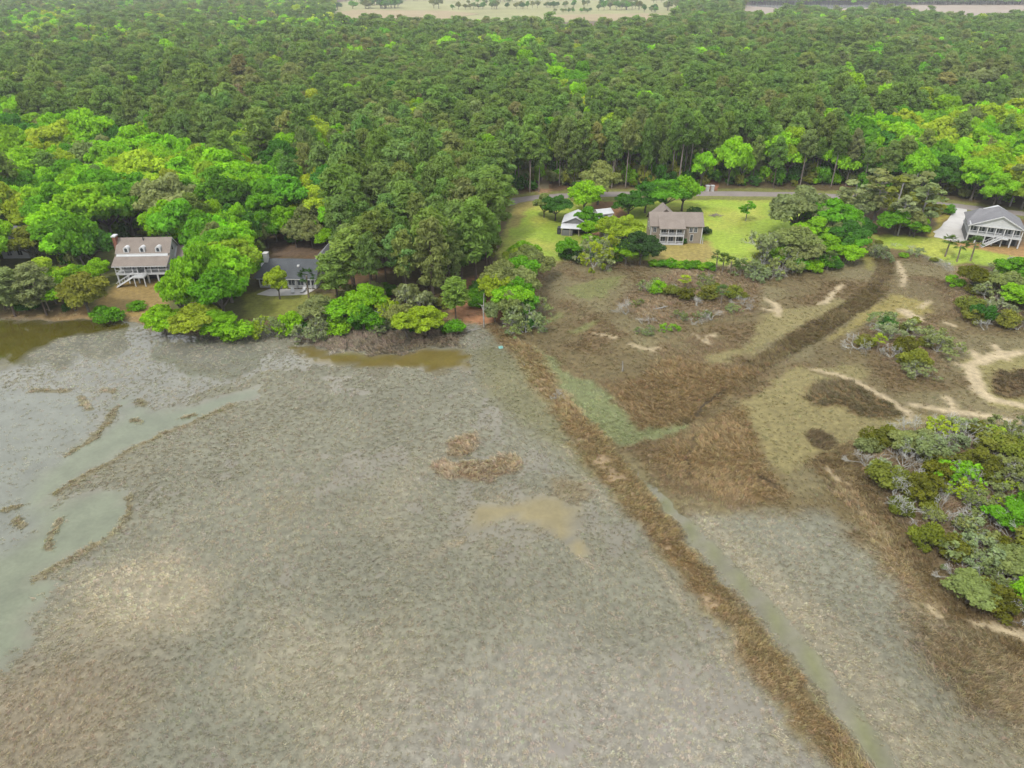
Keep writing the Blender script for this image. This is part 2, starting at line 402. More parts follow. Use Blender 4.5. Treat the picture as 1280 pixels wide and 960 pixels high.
def mixc(nt, a, b, fac, mode='MIX'):
    n = nt.nodes.new('ShaderNodeMix'); n.data_type = 'RGBA'; n.blend_type = mode
    for i, v in ((0, fac), (6, a), (7, b)):
        if hasattr(v, 'is_linked') or hasattr(v, 'links'): nt.links.new(v, n.inputs[i])
        elif i == 0: n.inputs[0].default_value = v
        else: n.inputs[i].default_value = (*v[:3], 1)
    return n.outputs[2]


def ramp(nt, src, p0, v0, p1, v1):
    r = nt.nodes.new('ShaderNodeMapRange')
    r.inputs['From Min'].default_value = p0; r.inputs['From Max'].default_value = p1
    r.inputs['To Min'].default_value = v0; r.inputs['To Max'].default_value = v1
    nt.links.new(src, r.inputs['Value'])
    return r.outputs['Result']


def scl(nt, colr, fac):
    n = nt.nodes.new('ShaderNodeVectorMath'); n.operation = 'SCALE'
    nt.links.new(colr, n.inputs[0]); nt.links.new(fac, n.inputs['Scale'])
    return n.outputs[0]


def noise(nt, sc, det=4, coord='Object', rough=.55):
    t = N(nt, 'ShaderNodeTexCoord'); n = N(nt, 'ShaderNodeTexNoise', Scale=sc, Detail=det, Roughness=rough)
    nt.links.new(t.outputs[coord], n.inputs['Vector'])
    return n.outputs['Fac']


def m_plain(name, rgb, rough=.75, var=.25, sc=1.5, spec=.3, metal=0., fine=12.):
    """painted or built surface: base colour with weathering blotches and fine grain"""
    m, nt, out = mat_new(name)
    b = N(nt, 'ShaderNodeBsdfPrincipled', Roughness=rough, Metallic=metal); b.inputs['Specular IOR Level'].default_value = spec
    c1 = N(nt, 'ShaderNodeRGB'); c1.outputs[0].default_value = (*rgb, 1)
    f = ramp(nt, noise(nt, sc), .3, 1 - var, .7, 1 + var * .5)
    g = ramp(nt, noise(nt, fine, 2), .3, 1 - var * .6, .7, 1 + var * .4)
    nt.links.new(scl(nt, scl(nt, c1.outputs[0], f), g), b.inputs['Base Color'])
    nt.links.new(b.outputs[0], out.inputs[0])
    return m


def m_ground():
    m, nt, out = mat_new('ground_soil')
    a = N(nt, 'ShaderNodeAttribute', attribute_name='soil')
    b = N(nt, 'ShaderNodeBsdfPrincipled', Roughness=.85); b.inputs['Specular IOR Level'].default_value = .25
    f = ramp(nt, noise(nt, .9, 6), .3, .72, .7, 1.28)
    g = ramp(nt, noise(nt, 5.0, 5, rough=.7), .3, .68, .7, 1.3)
    h = ramp(nt, noise(nt, .06, 4), .3, .88, .7, 1.12)
    c = scl(nt, scl(nt, scl(nt, a.outputs['Color'], f), g), h)
    nt.links.new(c, b.inputs['Base Color'])
    bp = N(nt, 'ShaderNodeBump', Strength=.6, Distance=.12)
    nt.links.new(noise(nt, 3.0, 6, rough=.7), bp.inputs['Height'])
    nt.links.new(bp.outputs[0], b.inputs['Normal'])
    nt.links.new(b.outputs[0], out.inputs[0])
    return m


def m_water():
    m, nt, out = mat_new('murky_water')
    a = N(nt, 'ShaderNodeAttribute', attribute_name='wat')
    b = N(nt, 'ShaderNodeBsdfPrincipled', Roughness=.05, IOR=1.37)
    f = ramp(nt, noise(nt, .25, 5), .3, .84, .7, 1.14)
    g = ramp(nt, noise(nt, 1.6, 4), .3, .9, .7, 1.1)
    nt.links.new(scl(nt, scl(nt, a.outputs['Color'], f), g), b.inputs['Base Color'])
    bp = N(nt, 'ShaderNodeBump', Strength=.12, Distance=.05)
    nt.links.new(noise(nt, 2.5, 3), bp.inputs['Height'])
    nt.links.new(bp.outputs[0], b.inputs['Normal'])
    nt.links.new(b.outputs[0], out.inputs[0])
    return m


def m_leaf(name, instanced, trans=.42, hk=.30):
    """foliage: colour from the tree itself (object colour, or the point colour in a mass), varied clump by clump"""
    m, nt, out = mat_new(name)
    if instanced:
        a = N(nt, 'ShaderNodeAttribute', attribute_type='INSTANCER', attribute_name='tint'); base = a.outputs['Color']
    else:
        a = N(nt, 'ShaderNodeObjectInfo'); base = a.outputs['Color']
    cl = N(nt, 'ShaderNodeAttribute', attribute_name='clump')
    f = ramp(nt, cl.outputs['Fac'], 0, .68, 1, 1.34)
    c = scl(nt, base, f)
    warm = mixc(nt, c, (1.14, 1.04, .6), hk, 'MULTIPLY')
    cool = mixc(nt, c, (.86, .98, 1.06), hk, 'MULTIPLY')
    cc = N(nt, 'ShaderNodeAttribute', attribute_name='hue')
    col = mixc(nt, cool, warm, cc.outputs['Fac'])
    d = N(nt, 'ShaderNodeBsdfDiffuse'); t = N(nt, 'ShaderNodeBsdfTranslucent')
    nt.links.new(col, d.inputs['Color'])
    tcol = mixc(nt, col, (1.15, 1.12, .6), 1.0, 'MULTIPLY')
    nt.links.new(tcol, t.inputs['Color'])
    ms = N(nt, 'ShaderNodeMixShader', Fac=trans) if False else nt.nodes.new('ShaderNodeMixShader')
    ms.inputs[0].default_value = trans
    nt.links.new(d.outputs[0], ms.inputs[1]); nt.links.new(t.outputs[0], ms.inputs[2])
    nt.links.new(ms.outputs[0], out.inputs[0])
    return m


def m_bark(name, rgb):
    return m_plain(name, rgb, .9, .45, .8, .1, fine=6.)


def m_glass(name='window_glass'):
    m, nt, out = mat_new(name)
    b = N(nt, 'ShaderNodeBsdfPrincipled', Roughness=.12)
    b.inputs['Base Color'].default_value = (.035, .042, .05, 1)
    nt.links.new(b.outputs[0], out.inputs[0])
    return m


M = {
    'ground': m_ground(), 'water': m_water(), 'leaf': m_leaf('leaf_single', False), 'leaf_mass': m_leaf('leaf_mass', True),
    'reed': m_leaf('reed_mass', True, .42, .10),
    'bark_pine': m_bark('bark_pine', (.12, .092, .075)), 'bark_tall': m_bark('bark_tall', (.21, .18, .155)), 'bark_grey': m_bark('bark_grey', (.12, .108, .092)), 'bark_pale': m_bark('bark_pale', (.25, .24, .22)),
    'lichen': m_bark('lichen_branches', (.36, .365, .34)), 'palm_bark': m_bark('palm_bark', (.20, .17, .13)),
    'white': m_plain('white_paint', (.36, .37, .375), .6, .07, .6), 'trim': m_plain('white_trim', (.39, .395, .40), .5, .05, .6),
    'tan': m_plain('tan_siding', tuple(alb(182, 170, 152)), .8, .1, .5), 'greywall': m_plain('grey_siding', tuple(alb(150, 152, 152)), .8, .15, .5),
    'shingle_tan': m_plain('shingle_tan', tuple(alb(172, 160, 150)), .9, .16, .35, .15, fine=3.0),
    'shingle_slate': m_plain('shingle_slate', tuple(alb(110, 115, 120)), .9, .18, .35, .15, fine=3.0),
    'shingle_grey': m_plain('shingle_grey', tuple(alb(160, 160, 164)), .9, .14, .35, .15, fine=3.0),
    'metal_roof': m_plain('white_metal_roof', (.36, .37, .38), .45, .1, .4, .4),
    'brick': m_plain('chimney_brick', tuple(alb(168, 112, 92)), .9, .25, 3.0), 'glass': m_glass(), 'dark': m_plain('dark_paint_and_shade', (.03, .032, .035), .8, .2),  # dark: colours doors and pipe, and stands in for shade in openings
    'concrete': m_plain('pale_concrete', (.36, .35, .335), .85, .12, .25), 'road': m_plain('worn_asphalt', tuple(alb(178, 168, 162)), .9, .14, .2, fine=2.),
    'wood': m_plain('weathered_wood', (.30, .26, .21), .9, .3, 2.), 'stone': m_plain('pale_stone', (.34, .335, .32), .85, .15, 1.), 'mud': m_plain('trail_dirt', tuple(alb(194, 132, 96)), .95, .3, .3),
    'rubble': m_plain('grey_brush', (.22, .19, .16), .95, .4, 1.), 'teal': m_plain('teal_plastic', (.25, .5, .47), .5, .1), 'green_box': m_plain('pale_box', (.5, .55, .5), .6, .1),
    'field_pale': m_plain('field_pale_grass', tuple(alb(190, 190, 134)), .95, .18, .012, .1, fine=.12), 'field_pink': m_plain('field_bare_soil', tuple(alb(200, 182, 142)), .95, .14, .012, .1, fine=.12),
    'mudflat': m_plain('river_mudflat', tuple(alb(186, 168, 148)), .8, .14, .008, .3, fine=.06), 'river': m_plain('river_water', tuple(alb(205, 205, 205, .9)), .12, .05, .01, .5, fine=.05),
}


# ------------------------------------------------------------------ mesh helpers
def mesh_np(name, v, f, mat=None, smooth_sh=False, attrs=None):
    """v (n,3), f (m,k) arrays -> mesh"""
    me = bpy.data.meshes.new(name)
    v = np.ascontiguousarray(v, np.float32); f = np.ascontiguousarray(f, np.int32)
    me.vertices.add(len(v)); me.vertices.foreach_set('co', v.ravel())
    k = f.shape[1]
    me.loops.add(f.size); me.loops.foreach_set('vertex_index', f.ravel())
    me.polygons.add(len(f)); me.polygons.foreach_set('loop_start', np.arange(0, f.size, k, dtype=np.int32))
    me.polygons.foreach_set('loop_total', np.full(len(f), k, np.int32))
    if smooth_sh: me.polygons.foreach_set('use_smooth', np.ones(len(f), bool))
    for nme, arr in (attrs or {}).items():
        if arr.ndim == 2:
            a = me.attributes.new(nme, 'FLOAT_COLOR', 'POINT')
            a.data.foreach_set('color', np.concatenate([arr, np.ones((len(arr), 1))], 1).astype(np.float32).ravel())
        else:
            a = me.attributes.new(nme, 'FLOAT', 'POINT'); a.data.foreach_set('value', arr.astype(np.float32))
    me.update(calc_edges=True)
    if mat: me.materials.append(mat)
    return me


def link(name, me, parent=None, loc=None, rot=None, label=None, cat=None, group=None, kind=None):
    o = bpy.data.objects.new(name, me); COL.objects.link(o)
    if parent is not None: o.parent = parent
    if loc is not None: o.location = loc
    if rot is not None: o.rotation_euler = rot
    if label: o['label'] = label
    if cat: o['category'] = cat
    if group: o['group'] = group
    if kind: o['kind'] = kind
    return o


class MB:
    """collects boxes, slabs, prisms and tubes for one part"""
    def __init__(s): s.v = []; s.f = []

    def add(s, v, f):
        b = len(s.v); s.v += [tuple(p) for p in v]; s.f += [tuple(b + i for i in q) for q in f]
        return s

    def box(s, x0, x1, y0, y1, z0, z1):
        return s.add([(x0, y0, z0), (x1, y0, z0), (x1, y1, z0), (x0, y1, z0), (x0, y0, z1), (x1, y0, z1), (x1, y1, z1), (x0, y1, z1)],
                     [(3, 2, 1, 0), (4, 5, 6, 7), (0, 1, 5, 4), (1, 2, 6, 5), (2, 3, 7, 6), (3, 0, 4, 7)])

    def slab(s, pts, t=.16):
        """planar polygon (counter-clockwise seen from above/outside) thickened downwards"""
        n = len(pts); p = [Vector(q) for q in pts]
        nr = (p[1] - p[0]).cross(p[2] - p[0]).normalized()
        return s.add([tuple(q) for q in p] + [tuple(q - nr * t) for q in p],
                     [tuple(range(n)), tuple(range(2 * n - 1, n - 1, -1))] + [(i, i + n, (i + 1) % n + n, (i + 1) % n) for i in range(n)])

    def prism_y(s, xz, y0, y1):
        n = len(xz)
        return s.add([(a, y0, b) for a, b in xz] + [(a, y1, b) for a, b in xz],
                     [tuple(range(n)), tuple(range(2 * n - 1, n - 1, -1))] + [(i, i + n, (i + 1) % n + n, (i + 1) % n) for i in range(n)])

    def prism_x(s, yz, x0, x1):
        n = len(yz)
        return s.add([(x0, a, b) for a, b in yz] + [(x1, a, b) for a, b in yz],
                     [tuple(range(n)), tuple(range(2 * n - 1, n - 1, -1))] + [(i, i + n, (i + 1) % n + n, (i + 1) % n) for i in range(n)])

    def tube(s, pts, radii, k=6):
        b = len(s.v); pts = [Vector(q) for q in pts]
        for i, q in enumerate(pts):
            d = (pts[min(i + 1, len(pts) - 1)] - pts[max(i - 1, 0)]).normalized()
            a = d.cross(Vector((0, 0, 1)) if abs(d.z) < .9 else Vector((1, 0, 0))).normalized(); c = d.cross(a)
            for j in range(k):
                t = 2 * math.pi * j / k
                s.v.append(tuple(q + (a * math.cos(t) + c * math.sin(t)) * radii[i]))
        for i in range(len(pts) - 1):
            for j in range(k):
                s.f.append((b + i * k + j, b + i * k + (j + 1) % k, b + (i + 1) * k + (j + 1) % k, b + (i + 1) * k + j))
        s.f.append(tuple(b + j for j in range(k - 1, -1, -1))); s.f.append(tuple(b + (len(pts) - 1) * k + j for j in range(k)))
        return s

    def mesh(s, name, mat):
        me = bpy.data.meshes.new(name); me.from_pydata(s.v, [], s.f); me.update()
        me.materials.append(mat if not isinstance(mat, str) else M[mat])
        return me

    def build(s, name, mat, parent=None, **kw):
        return link(name, s.mesh(name, mat), parent, **kw)


def empty(name, loc, rz=0., label=None, cat=None, group=None):
    o = bpy.data.objects.new(name, None); COL.objects.link(o)
    o.empty_display_size = .5
    o.location = loc; o.rotation_euler = (0, 0, rz)
    if label: o['label'] = label
    if cat: o['category'] = cat
    if group: o['group'] = group
    return o


# ------------------------------------------------------------------ ground sheet
def grow(start, step, ratio, end):
    out = []; v = start
    while v < end:
        step *= ratio; v += step; out.append(v)
    return out


xr = np.arange(0, 170.01, .7)
xg = grow(170, .9, 1.12, 6000)
xs = np.array([-v for v in xg[::-1]] + list(-xr[:0:-1]) + list(xr) + xg)
ys = np.array([-400, -200, -100, -40, 0, 15, 25, 32, 36] + list(np.arange(38, 170, .6)) + list(np.arange(170, 345, 1.1)) + grow(345, 1.2, 1.12, 9000))
XX, YY = np.meshgrid(xs, ys)
Z = zone(XX.ravel(), YY.ravel())
nx, ny = len(xs), len(ys)
ii = (np.arange(ny - 1)[:, None] * nx + np.arange(nx - 1)[None, :]).ravel()
quads = np.stack([ii, ii + 1, ii + nx + 1, ii + nx], 1)
me = mesh_np('ground', np.stack([XX.ravel(), YY.ravel(), Z['z']], 1), quads, M['ground'], True, {'soil': Z['soil']})
link('ground', me, kind='structure')

# water sheet of the flooded marsh
wxs = np.arange(-330, 331, 2.5); wys = np.arange(-100, 240, 2.0)
WX, WY = np.meshgrid(wxs, wys)
WZ = zone(WX.ravel(), WY.ravel())
wnx = len(wxs); ii = (np.arange(len(wys) - 1)[:, None] * wnx + np.arange(wnx - 1)[None, :]).ravel()
me = mesh_np('water', np.stack([WX.ravel(), WY.ravel(), np.zeros(WX.size)], 1), np.stack([ii, ii + 1, ii + wnx + 1, ii + wnx], 1), M['water'], True, {'wat': WZ['wat']})
link('water', me, kind='structure')


# ------------------------------------------------------------------ masses: instances on points (only for what nobody could count)
def scatter(name, pts, scale, rotz, idx, tint, protos, label, cat, sz=None):
    me = bpy.data.meshes.new(name)
    n = len(pts)
    me.vertices.add(n); me.vertices.foreach_set('co', np.ascontiguousarray(pts, np.float32).ravel())
    def at(nm, typ, key, data):
        a = me.attributes.new(nm, typ, 'POINT'); a.data.foreach_set(key, np.ascontiguousarray(data).ravel())
    sc3 = np.stack([scale, scale, scale if sz is None else sz], 1).astype(np.float32)
    at('sc', 'FLOAT_VECTOR', 'vector', sc3)
    at('rot', 'FLOAT_VECTOR', 'vector', np.stack([np.zeros(n), np.zeros(n), rotz], 1).astype(np.float32))
    at('idx', 'INT', 'value', idx.astype(np.int32))
    at('tint', 'FLOAT_COLOR', 'color', np.concatenate([tint, np.ones((n, 1))], 1).astype(np.float32))
    o = link(name, me, kind='stuff', label=label, cat=cat)
    pc = bpy.data.collections.new(name + '_kinds')
    for i, pm_ in enumerate(protos):
        pc.objects.link(bpy.data.objects.new('%s_kind_%02d' % (name, i), pm_))
    ng = bpy.data.node_groups.new(name + '_nodes', 'GeometryNodeTree')
    ng.interface.new_socket('Geometry', in_out='INPUT', socket_type='NodeSocketGeometry')
    ng.interface.new_socket('Geometry', in_out='OUTPUT', socket_type='NodeSocketGeometry')
    gi, go = ng.nodes.new('NodeGroupInput'), ng.nodes.new('NodeGroupOutput')
    iop = ng.nodes.new('GeometryNodeInstanceOnPoints'); ci = ng.nodes.new('GeometryNodeCollectionInfo')
    ci.inputs['Collection'].default_value = pc; ci.inputs['Separate Children'].default_value = True; ci.inputs['Reset Children'].default_value = True
    iop.inputs['Pick Instance'].default_value = True
    def na(nm, typ):
        a = ng.nodes.new('GeometryNodeInputNamedAttribute'); a.data_type = typ; a.inputs['Name'].default_value = nm
        return a.outputs['Attribute']
    ng.links.new(gi.outputs[0], iop.inputs['Points']); ng.links.new(ci.outputs[0], iop.inputs['Instance'])
    ng.links.new(na('idx', 'INT'), iop.inputs['Instance Index'])
    e2r = ng.nodes.new('FunctionNodeEulerToRotation')
    ng.links.new(na('rot', 'FLOAT_VECTOR'), e2r.inputs[0]); ng.links.new(e2r.outputs[0], iop.inputs['Rotation'])
    ng.links.new(na('sc', 'FLOAT_VECTOR'), iop.inputs['Scale'])
    ng.links.new(iop.outputs[0], go.inputs[0])
    md = o.modifiers.new('scatter', 'NODES'); md.node_group = ng
    return o


def leaf_cloud(C, Nn, size, rs, asp=1.0, jit=.7):
    """quads at C facing Nn with jitter; asp = length / width"""
    n = len(C)
    nn = Nn + rs.normal(0, jit, (n, 3)); nn /= np.linalg.norm(nn, axis=1, keepdims=True) + 1e-9
    r = rs.normal(0, 1, (n, 3)); a = np.cross(nn, r); a /= np.linalg.norm(a, axis=1, keepdims=True) + 1e-9
    b = np.cross(nn, a)
    s = (size * rs.uniform(.6, 1.3, n))[:, None]
    a = a * s * math.sqrt(asp); b = b * s / math.sqrt(asp)
    k = rs.uniform(.1, .4, (n, 1))
    v = np.stack([C - a, C - b + a * k, C + a, C + b + a * k], 1).reshape(-1, 3)
    f = np.arange(4 * n).reshape(-1, 4)
    return v, f


def puffs_mesh(name, centers, radii, per, size, rs, asp=1.0, flat=.75, mat='leaf', jit=.7, low=-.35, hues=None, jn=.25):
    """foliage clumps: leaves on the outer skin of each puff, each puff with its own tone"""
    Cs, Ns, cl, hu = [], [], [], []
    for i, (c, r) in enumerate(zip(centers, radii)):
        m = int(per * rs.uniform(.7, 1.25))
        d = rs.normal(0, 1, (m, 3)); d /= np.linalg.norm(d, axis=1, keepdims=True)
        d = d[d[:, 2] > low - rs.uniform(0, .5, len(d)) * .6]
        rr = r * rs.uniform(.62, 1.12, (len(d), 1))
        Cs.append(np.asarray(c) + d * rr * np.array([1, 1, flat])); Ns.append(d + np.array([0, 0, .35]))
        t = rs.uniform(0, 1)
        cl.append(np.clip(t * .55 + rs.uniform(0, 1, len(d)) * .45 + rs.normal(0, .05), 0, 1)); hu.append(np.clip(rs.uniform(0, 1) * .6 + rs.uniform(0, .4, len(d)), 0, 1))
    Cs = np.concatenate(Cs); Ns = np.concatenate(Ns)
    v, f = leaf_cloud(Cs, Ns, np.full(len(Cs), size), rs, asp, jit)
    return mesh_np(name, v, f, M[mat], False, {'clump': np.repeat(np.concatenate(cl), 4), 'hue': np.repeat(np.concatenate(hu), 4)})


# ---- reed tufts
def tuft_mesh(name, rs, blades=20, w=.032, lean=.62, rad=.40):
    a = rs.uniform(0, 2 * math.pi, blades); r = rad * np.sqrt(rs.uniform(0, 1, blades))
    bx, by = np.cos(a) * r, np.sin(a) * r
    la = rs.normal(0, 1.0, blades); ll = lean * rs.uniform(.2, 1.3, blades); h = rs.uniform(.55, 1.1, blades)
    B = np.stack([bx, by, np.full(blades, -.06)], 1); T = np.stack([bx + np.cos(la) * ll, by + np.sin(la) * ll, h], 1)
    pa = rs.uniform(0, math.pi, blades); pv = np.stack([np.cos(pa), np.sin(pa), np.zeros(blades)], 1) * w
    Mid = B * .45 + T * .55 - np.stack([np.cos(la), np.sin(la), np.zeros(blades)], 1) * (ll * .15)[:, None]
    v = np.stack([B - pv, B + pv, Mid + pv, Mid - pv, T], 1).reshape(-1, 3)
    i = np.arange(blades)[:, None] * 5
    f = np.concatenate([i + np.array([[0, 1, 2, 3]])])
    f2 = np.concatenate([i + np.array([[3, 2, 4, 4]])])
    # two quads per blade, the upper one narrow
    v2 = v.reshape(blades, 5, 3); tip2 = v2[:, 4] + pv * .25
    v = np.concatenate([v2, tip2[:, None]], 1).reshape(-1, 3); i = np.arange(blades)[:, None] * 6
    f = np.concatenate([i + np.array([[0, 1, 2, 3]]), i + np.array([[3, 2, 5, 4]])])
    t = rs.uniform(0, 1, blades)
    return mesh_np(name, v, f, M['reed'], False, {'clump': np.repeat(t, 6), 'hue': np.repeat(rs.uniform(.2, .9, blades), 6)})


rsT = np.random.RandomState(5)
TUFTS = [tuft_mesh('reed_tuft', rsT) for _ in range(4)]
cell = .36
gx, gy = np.meshgrid(np.arange(-190, 190, cell), np.arange(40, 205, cell))
gx = gx.ravel() + rsT.uniform(-.5, .5, gx.size) * cell; gy = gy.ravel() + rsT.uniform(-.5, .5, gy.size) * cell
keep = (np.abs(gx) < .80 * gy + 22)
# thin with distance: farther tufts are larger and fewer
far = 1 + np.clip((gy - 70) / 80, 0, 1.3)
keep &= rsT.uniform(0, 1, gx.size) < .8 / far ** 1.25
gx, gy, far = gx[keep], gy[keep], far[keep]
TZ = zone(gx, gy)
keep = (rsT.uniform(0, 1.0, len(gx)) < TZ['dens'] * .85) & (TZ['up'] < .75)
pn = fbm(gx, gy, 2.2, 131)
keep &= rsT.uniform(0, 1, len(gx)) < (.6 + .7 * smooth(.3, .65, pn))
gx, gy, far, pn = gx[keep], gy[keep], far[keep], pn[keep]
tz, th, tcol = TZ['z'][keep], TZ['hgt'][keep], TZ['tuft'][keep]
tcol = (tcol * .66 + tcol.mean(1, keepdims=True) * .34) * np.array([[1.0, 1.0, 1.02]])
jt = 2.35 * rsT.uniform(.82, 1.22, (len(gx), 1)) * (.88 + .24 * pn[:, None])
jt = jt * (1 + .32 * np.clip((th - .17) / .35, 0, 1))[:, None]  # taller tufts get a lighter colour to offset their self-shadow
ob = np.clip((tcol[:, :1] / (tcol[:, 2:] + 1e-4) - 1.4) / 1.2, 0, 1)   # rushes lean to ochre
tcol = tcol * (1 + ob * np.array([[-.06, .05, .04]]))
jc = np.clip(tcol * jt, 0, .6) * (1 + rsT.normal(0, .04, (len(gx), 3)))
wide = (.50 + .45 * rsT.uniform(0, 1, len(gx))) * far ** .6 * np.clip(th / .34, .5, 1.5) ** .5
scatter('marsh_grass', np.stack([gx, gy, tz], 1), wide, fbm(gx, gy, 18., 141) * 9.0 + rsT.normal(0, .5, len(gx)), rsT.randint(0, 4, len(gx)), jc, TUFTS,
        'grey-green and straw-coloured salt marsh grass standing across the flooded flats', 'marsh grass', sz=th * rsT.uniform(.7, 1.35, len(gx)) * 1.15)
print('tufts', len(gx))

# ------------------------------------------------------------------ road, trails, drive
def strip(name, px, width, zl, mat, lift=.05, label=None, n=6, jag=.12):
    c = [Vector(G(a, b, zl)) for a, b in px]
    pts = []
    for i in range(len(c) - 1):
        p0, p1, p2, p3 = c[max(i - 1, 0)], c[i], c[i + 1], c[min(i + 2, len(c) - 1)]
        for k in range(n):
            t = k / n
            pts.append(.5 * ((2 * p1) + (p2 - p0) * t + (2 * p0 - 5 * p1 + 4 * p2 - p3) * t * t + (3 * p1 - p0 - 3 * p2 + p3) * t ** 3))
    pts.append(c[-1])
    v, f = [], []
    for i, q in enumerate(pts):
        d = (pts[min(i + 1, len(pts) - 1)] - pts[max(i - 1, 0)]); d.z = 0; d.normalize()
        s = Vector((-d.y, d.x, 0)) * width / 2
        j1, j2 = random.uniform(1 - jag, 1 + jag), random.uniform(1 - jag, 1 + jag)
        for w, h in ((j1 + .12, -.25), (j1, lift), (-j2, lift), (-j2 - .12, -.25)):
            v.append((q.x + s.x * w, q.y + s.y * w, zl + h))
        if i:
            b = 4 * i
            for k in range(3): f.append((b - 4 + k, b + k, b + k + 1, b - 4 + k + 1))
    me = bpy.data.meshes.new(name); me.from_pydata(v, [], [q[::-1] for q in f]); me.materials.append(M[mat]); me.update()
    return link(name, me, kind='structure')


def sheet(name, px, zl, mat, lift=.06, kind='structure', sub=3, jag=.0):
    p = [Vector(G(a, b, zl)) for a, b in px]; q = []
    for i in range(len(p)):
        a, b = p[i], p[(i + 1) % len(p)]
        for k in range(sub):
            t = k / sub; w = a.lerp(b, t)
            q.append((w.x + random.uniform(-jag, jag), w.y + random.uniform(-jag, jag), zl + lift))
    ar = sum(q[i][0] * q[(i + 1) % len(q)][1] - q[(i + 1) % len(q)][0] * q[i][1] for i in range(len(q)))
    if ar < 0: q = q[::-1]
    b = MB(); b.slab(q, .3)
    return b.build(name, mat, kind=kind)


strip('road', ROADLINE, 6.2, UP_Z, 'road')
sheet('driveway', [(1168, 296), (1168, 290), (1180, 279), (1190, 269), (1193, 260), (1209, 262), (1210, 285), (1206, 303), (1186, 301)], UP_Z, 'concrete', .07, jag=.35)
strip('dirt_trail', [(888, 238), (891, 226), (893, 212), (889, 198)], 4.5, UP_Z, 'mud', .04, jag=.3)
strip('sandy_trail', [(688, 168), (689, 180), (686, 196), (684, 215), (679, 236)], 3.6, UP_Z, 'field_pink', .04, jag=.3)
# distant fields and river beyond the forest
FZ = UP_Z
sheet('field_pale', [(380, 26), (420, 4), (470, -4), (640, -6), (860, -6), (850, 10), (840, 20), (760, 26), (600, 32)], FZ, 'field_pale', .3, jag=6)
sheet('field_bare', [(668, 24), (700, 19), (760, 18), (826, 17), (832, 24), (780, 27)], FZ, 'field_pink', .5, jag=5)
sheet('field_strip', [(420, 16), (440, 13), (560, 14), (600, 18), (560, 24), (440, 24)], FZ, 'field_pink', .5, jag=5)
sheet('mudflat', [(920, 14), (940, -2), (1000, -4), (1200, 0), (1500, 6), (1500, 26), (1250, 24), (1100, 20), (980, 22)], FZ, 'mudflat', .3, jag=6)
sheet('river', [(935, 8), (950, 0), (1020, -3), (1090, 2), (1150, 4), (1110, 9), (1040, 11), (990, 11)], FZ, 'river', .55, jag=5)

# ------------------------------------------------------------------ buildings
def window(parent, x, z, w, h, y, mat='trim', bars=1):
    """window in a wall facing -y: frame proud of the wall, glass pane inside it"""
    b = MB(); t = .1
    b.box(x - w / 2 - t, x + w / 2 + t, y - .09, y - .005, z + h, z + h + t); b.box(x - w / 2 - t, x + w / 2 + t, y - .12, y - .005, z - t, z)
    b.box(x - w / 2 - t, x - w / 2, y - .09, y - .005, z, z + h); b.box(x + w / 2, x + w / 2 + t, y - .09, y - .005, z, z + h)
    for k in range(bars):
        xx = x - w / 2 + w * (k + 1) / (bars + 1); b.box(xx - .03, xx + .03, y - .07, y - .005, z, z + h)
    o = b.build('window', mat, parent)
    MB().box(x - w / 2, x + w / 2, y - .04, y - .006, z, z + h).build('pane', 'glass', o)
    return o


def window_x(parent, x, y, z, w, h, sgn=1, mat='trim'):
    """window in a side wall at x facing sgn*x"""
    b = MB(); t = .1; x0, x1 = sorted((x + sgn * .005, x + sgn * .09))
    b.box(x0, x1, y - w / 2 - t, y + w / 2 + t, z + h, z + h + t); b.box(x0, x1, y - w / 2 - t, y + w / 2 + t, z - t, z)
    b.box(x0, x1, y - w / 2 - t, y - w / 2, z, z + h); b.box(x0, x1, y + w / 2, y + w / 2 + t, z, z + h)
    o = b.build('window', mat, parent)
    x0, x1 = sorted((x + sgn * .006, x + sgn * .04))
    MB().box(x0, x1, y - w / 2, y + w / 2, z, z + h).build('pane', 'glass', o)


def railing(parent, pts, z, h=1.0, mat='trim', gap=.35):
    b = MB()
    for (x0, y0), (x1, y1) in zip(pts[:-1], pts[1:]):
        L = math.hypot(x1 - x0, y1 - y0); n = max(2, int(L / gap))
        b.tube([(x0, y0, z + h), (x1, y1, z + h)], [.06, .06], 4); b.tube([(x0, y0, z + .12), (x1, y1, z + .12)], [.04, .04], 4)
        for k in range(n + 1):
            t = k / n; b.tube([(x0 + (x1 - x0) * t, y0 + (y1 - y0) * t, z), (x0 + (x1 - x0) * t, y0 + (y1 - y0) * t, z + h)], [.035, .035], 4)
    return b.build('railing', mat, parent)


def post(parent, x, y, z0, z1, w=.2, name='post', mat='trim'):
    return MB().box(x - w / 2, x + w / 2, y - w / 2, y + w / 2, z0, z1).build(name, mat, parent)


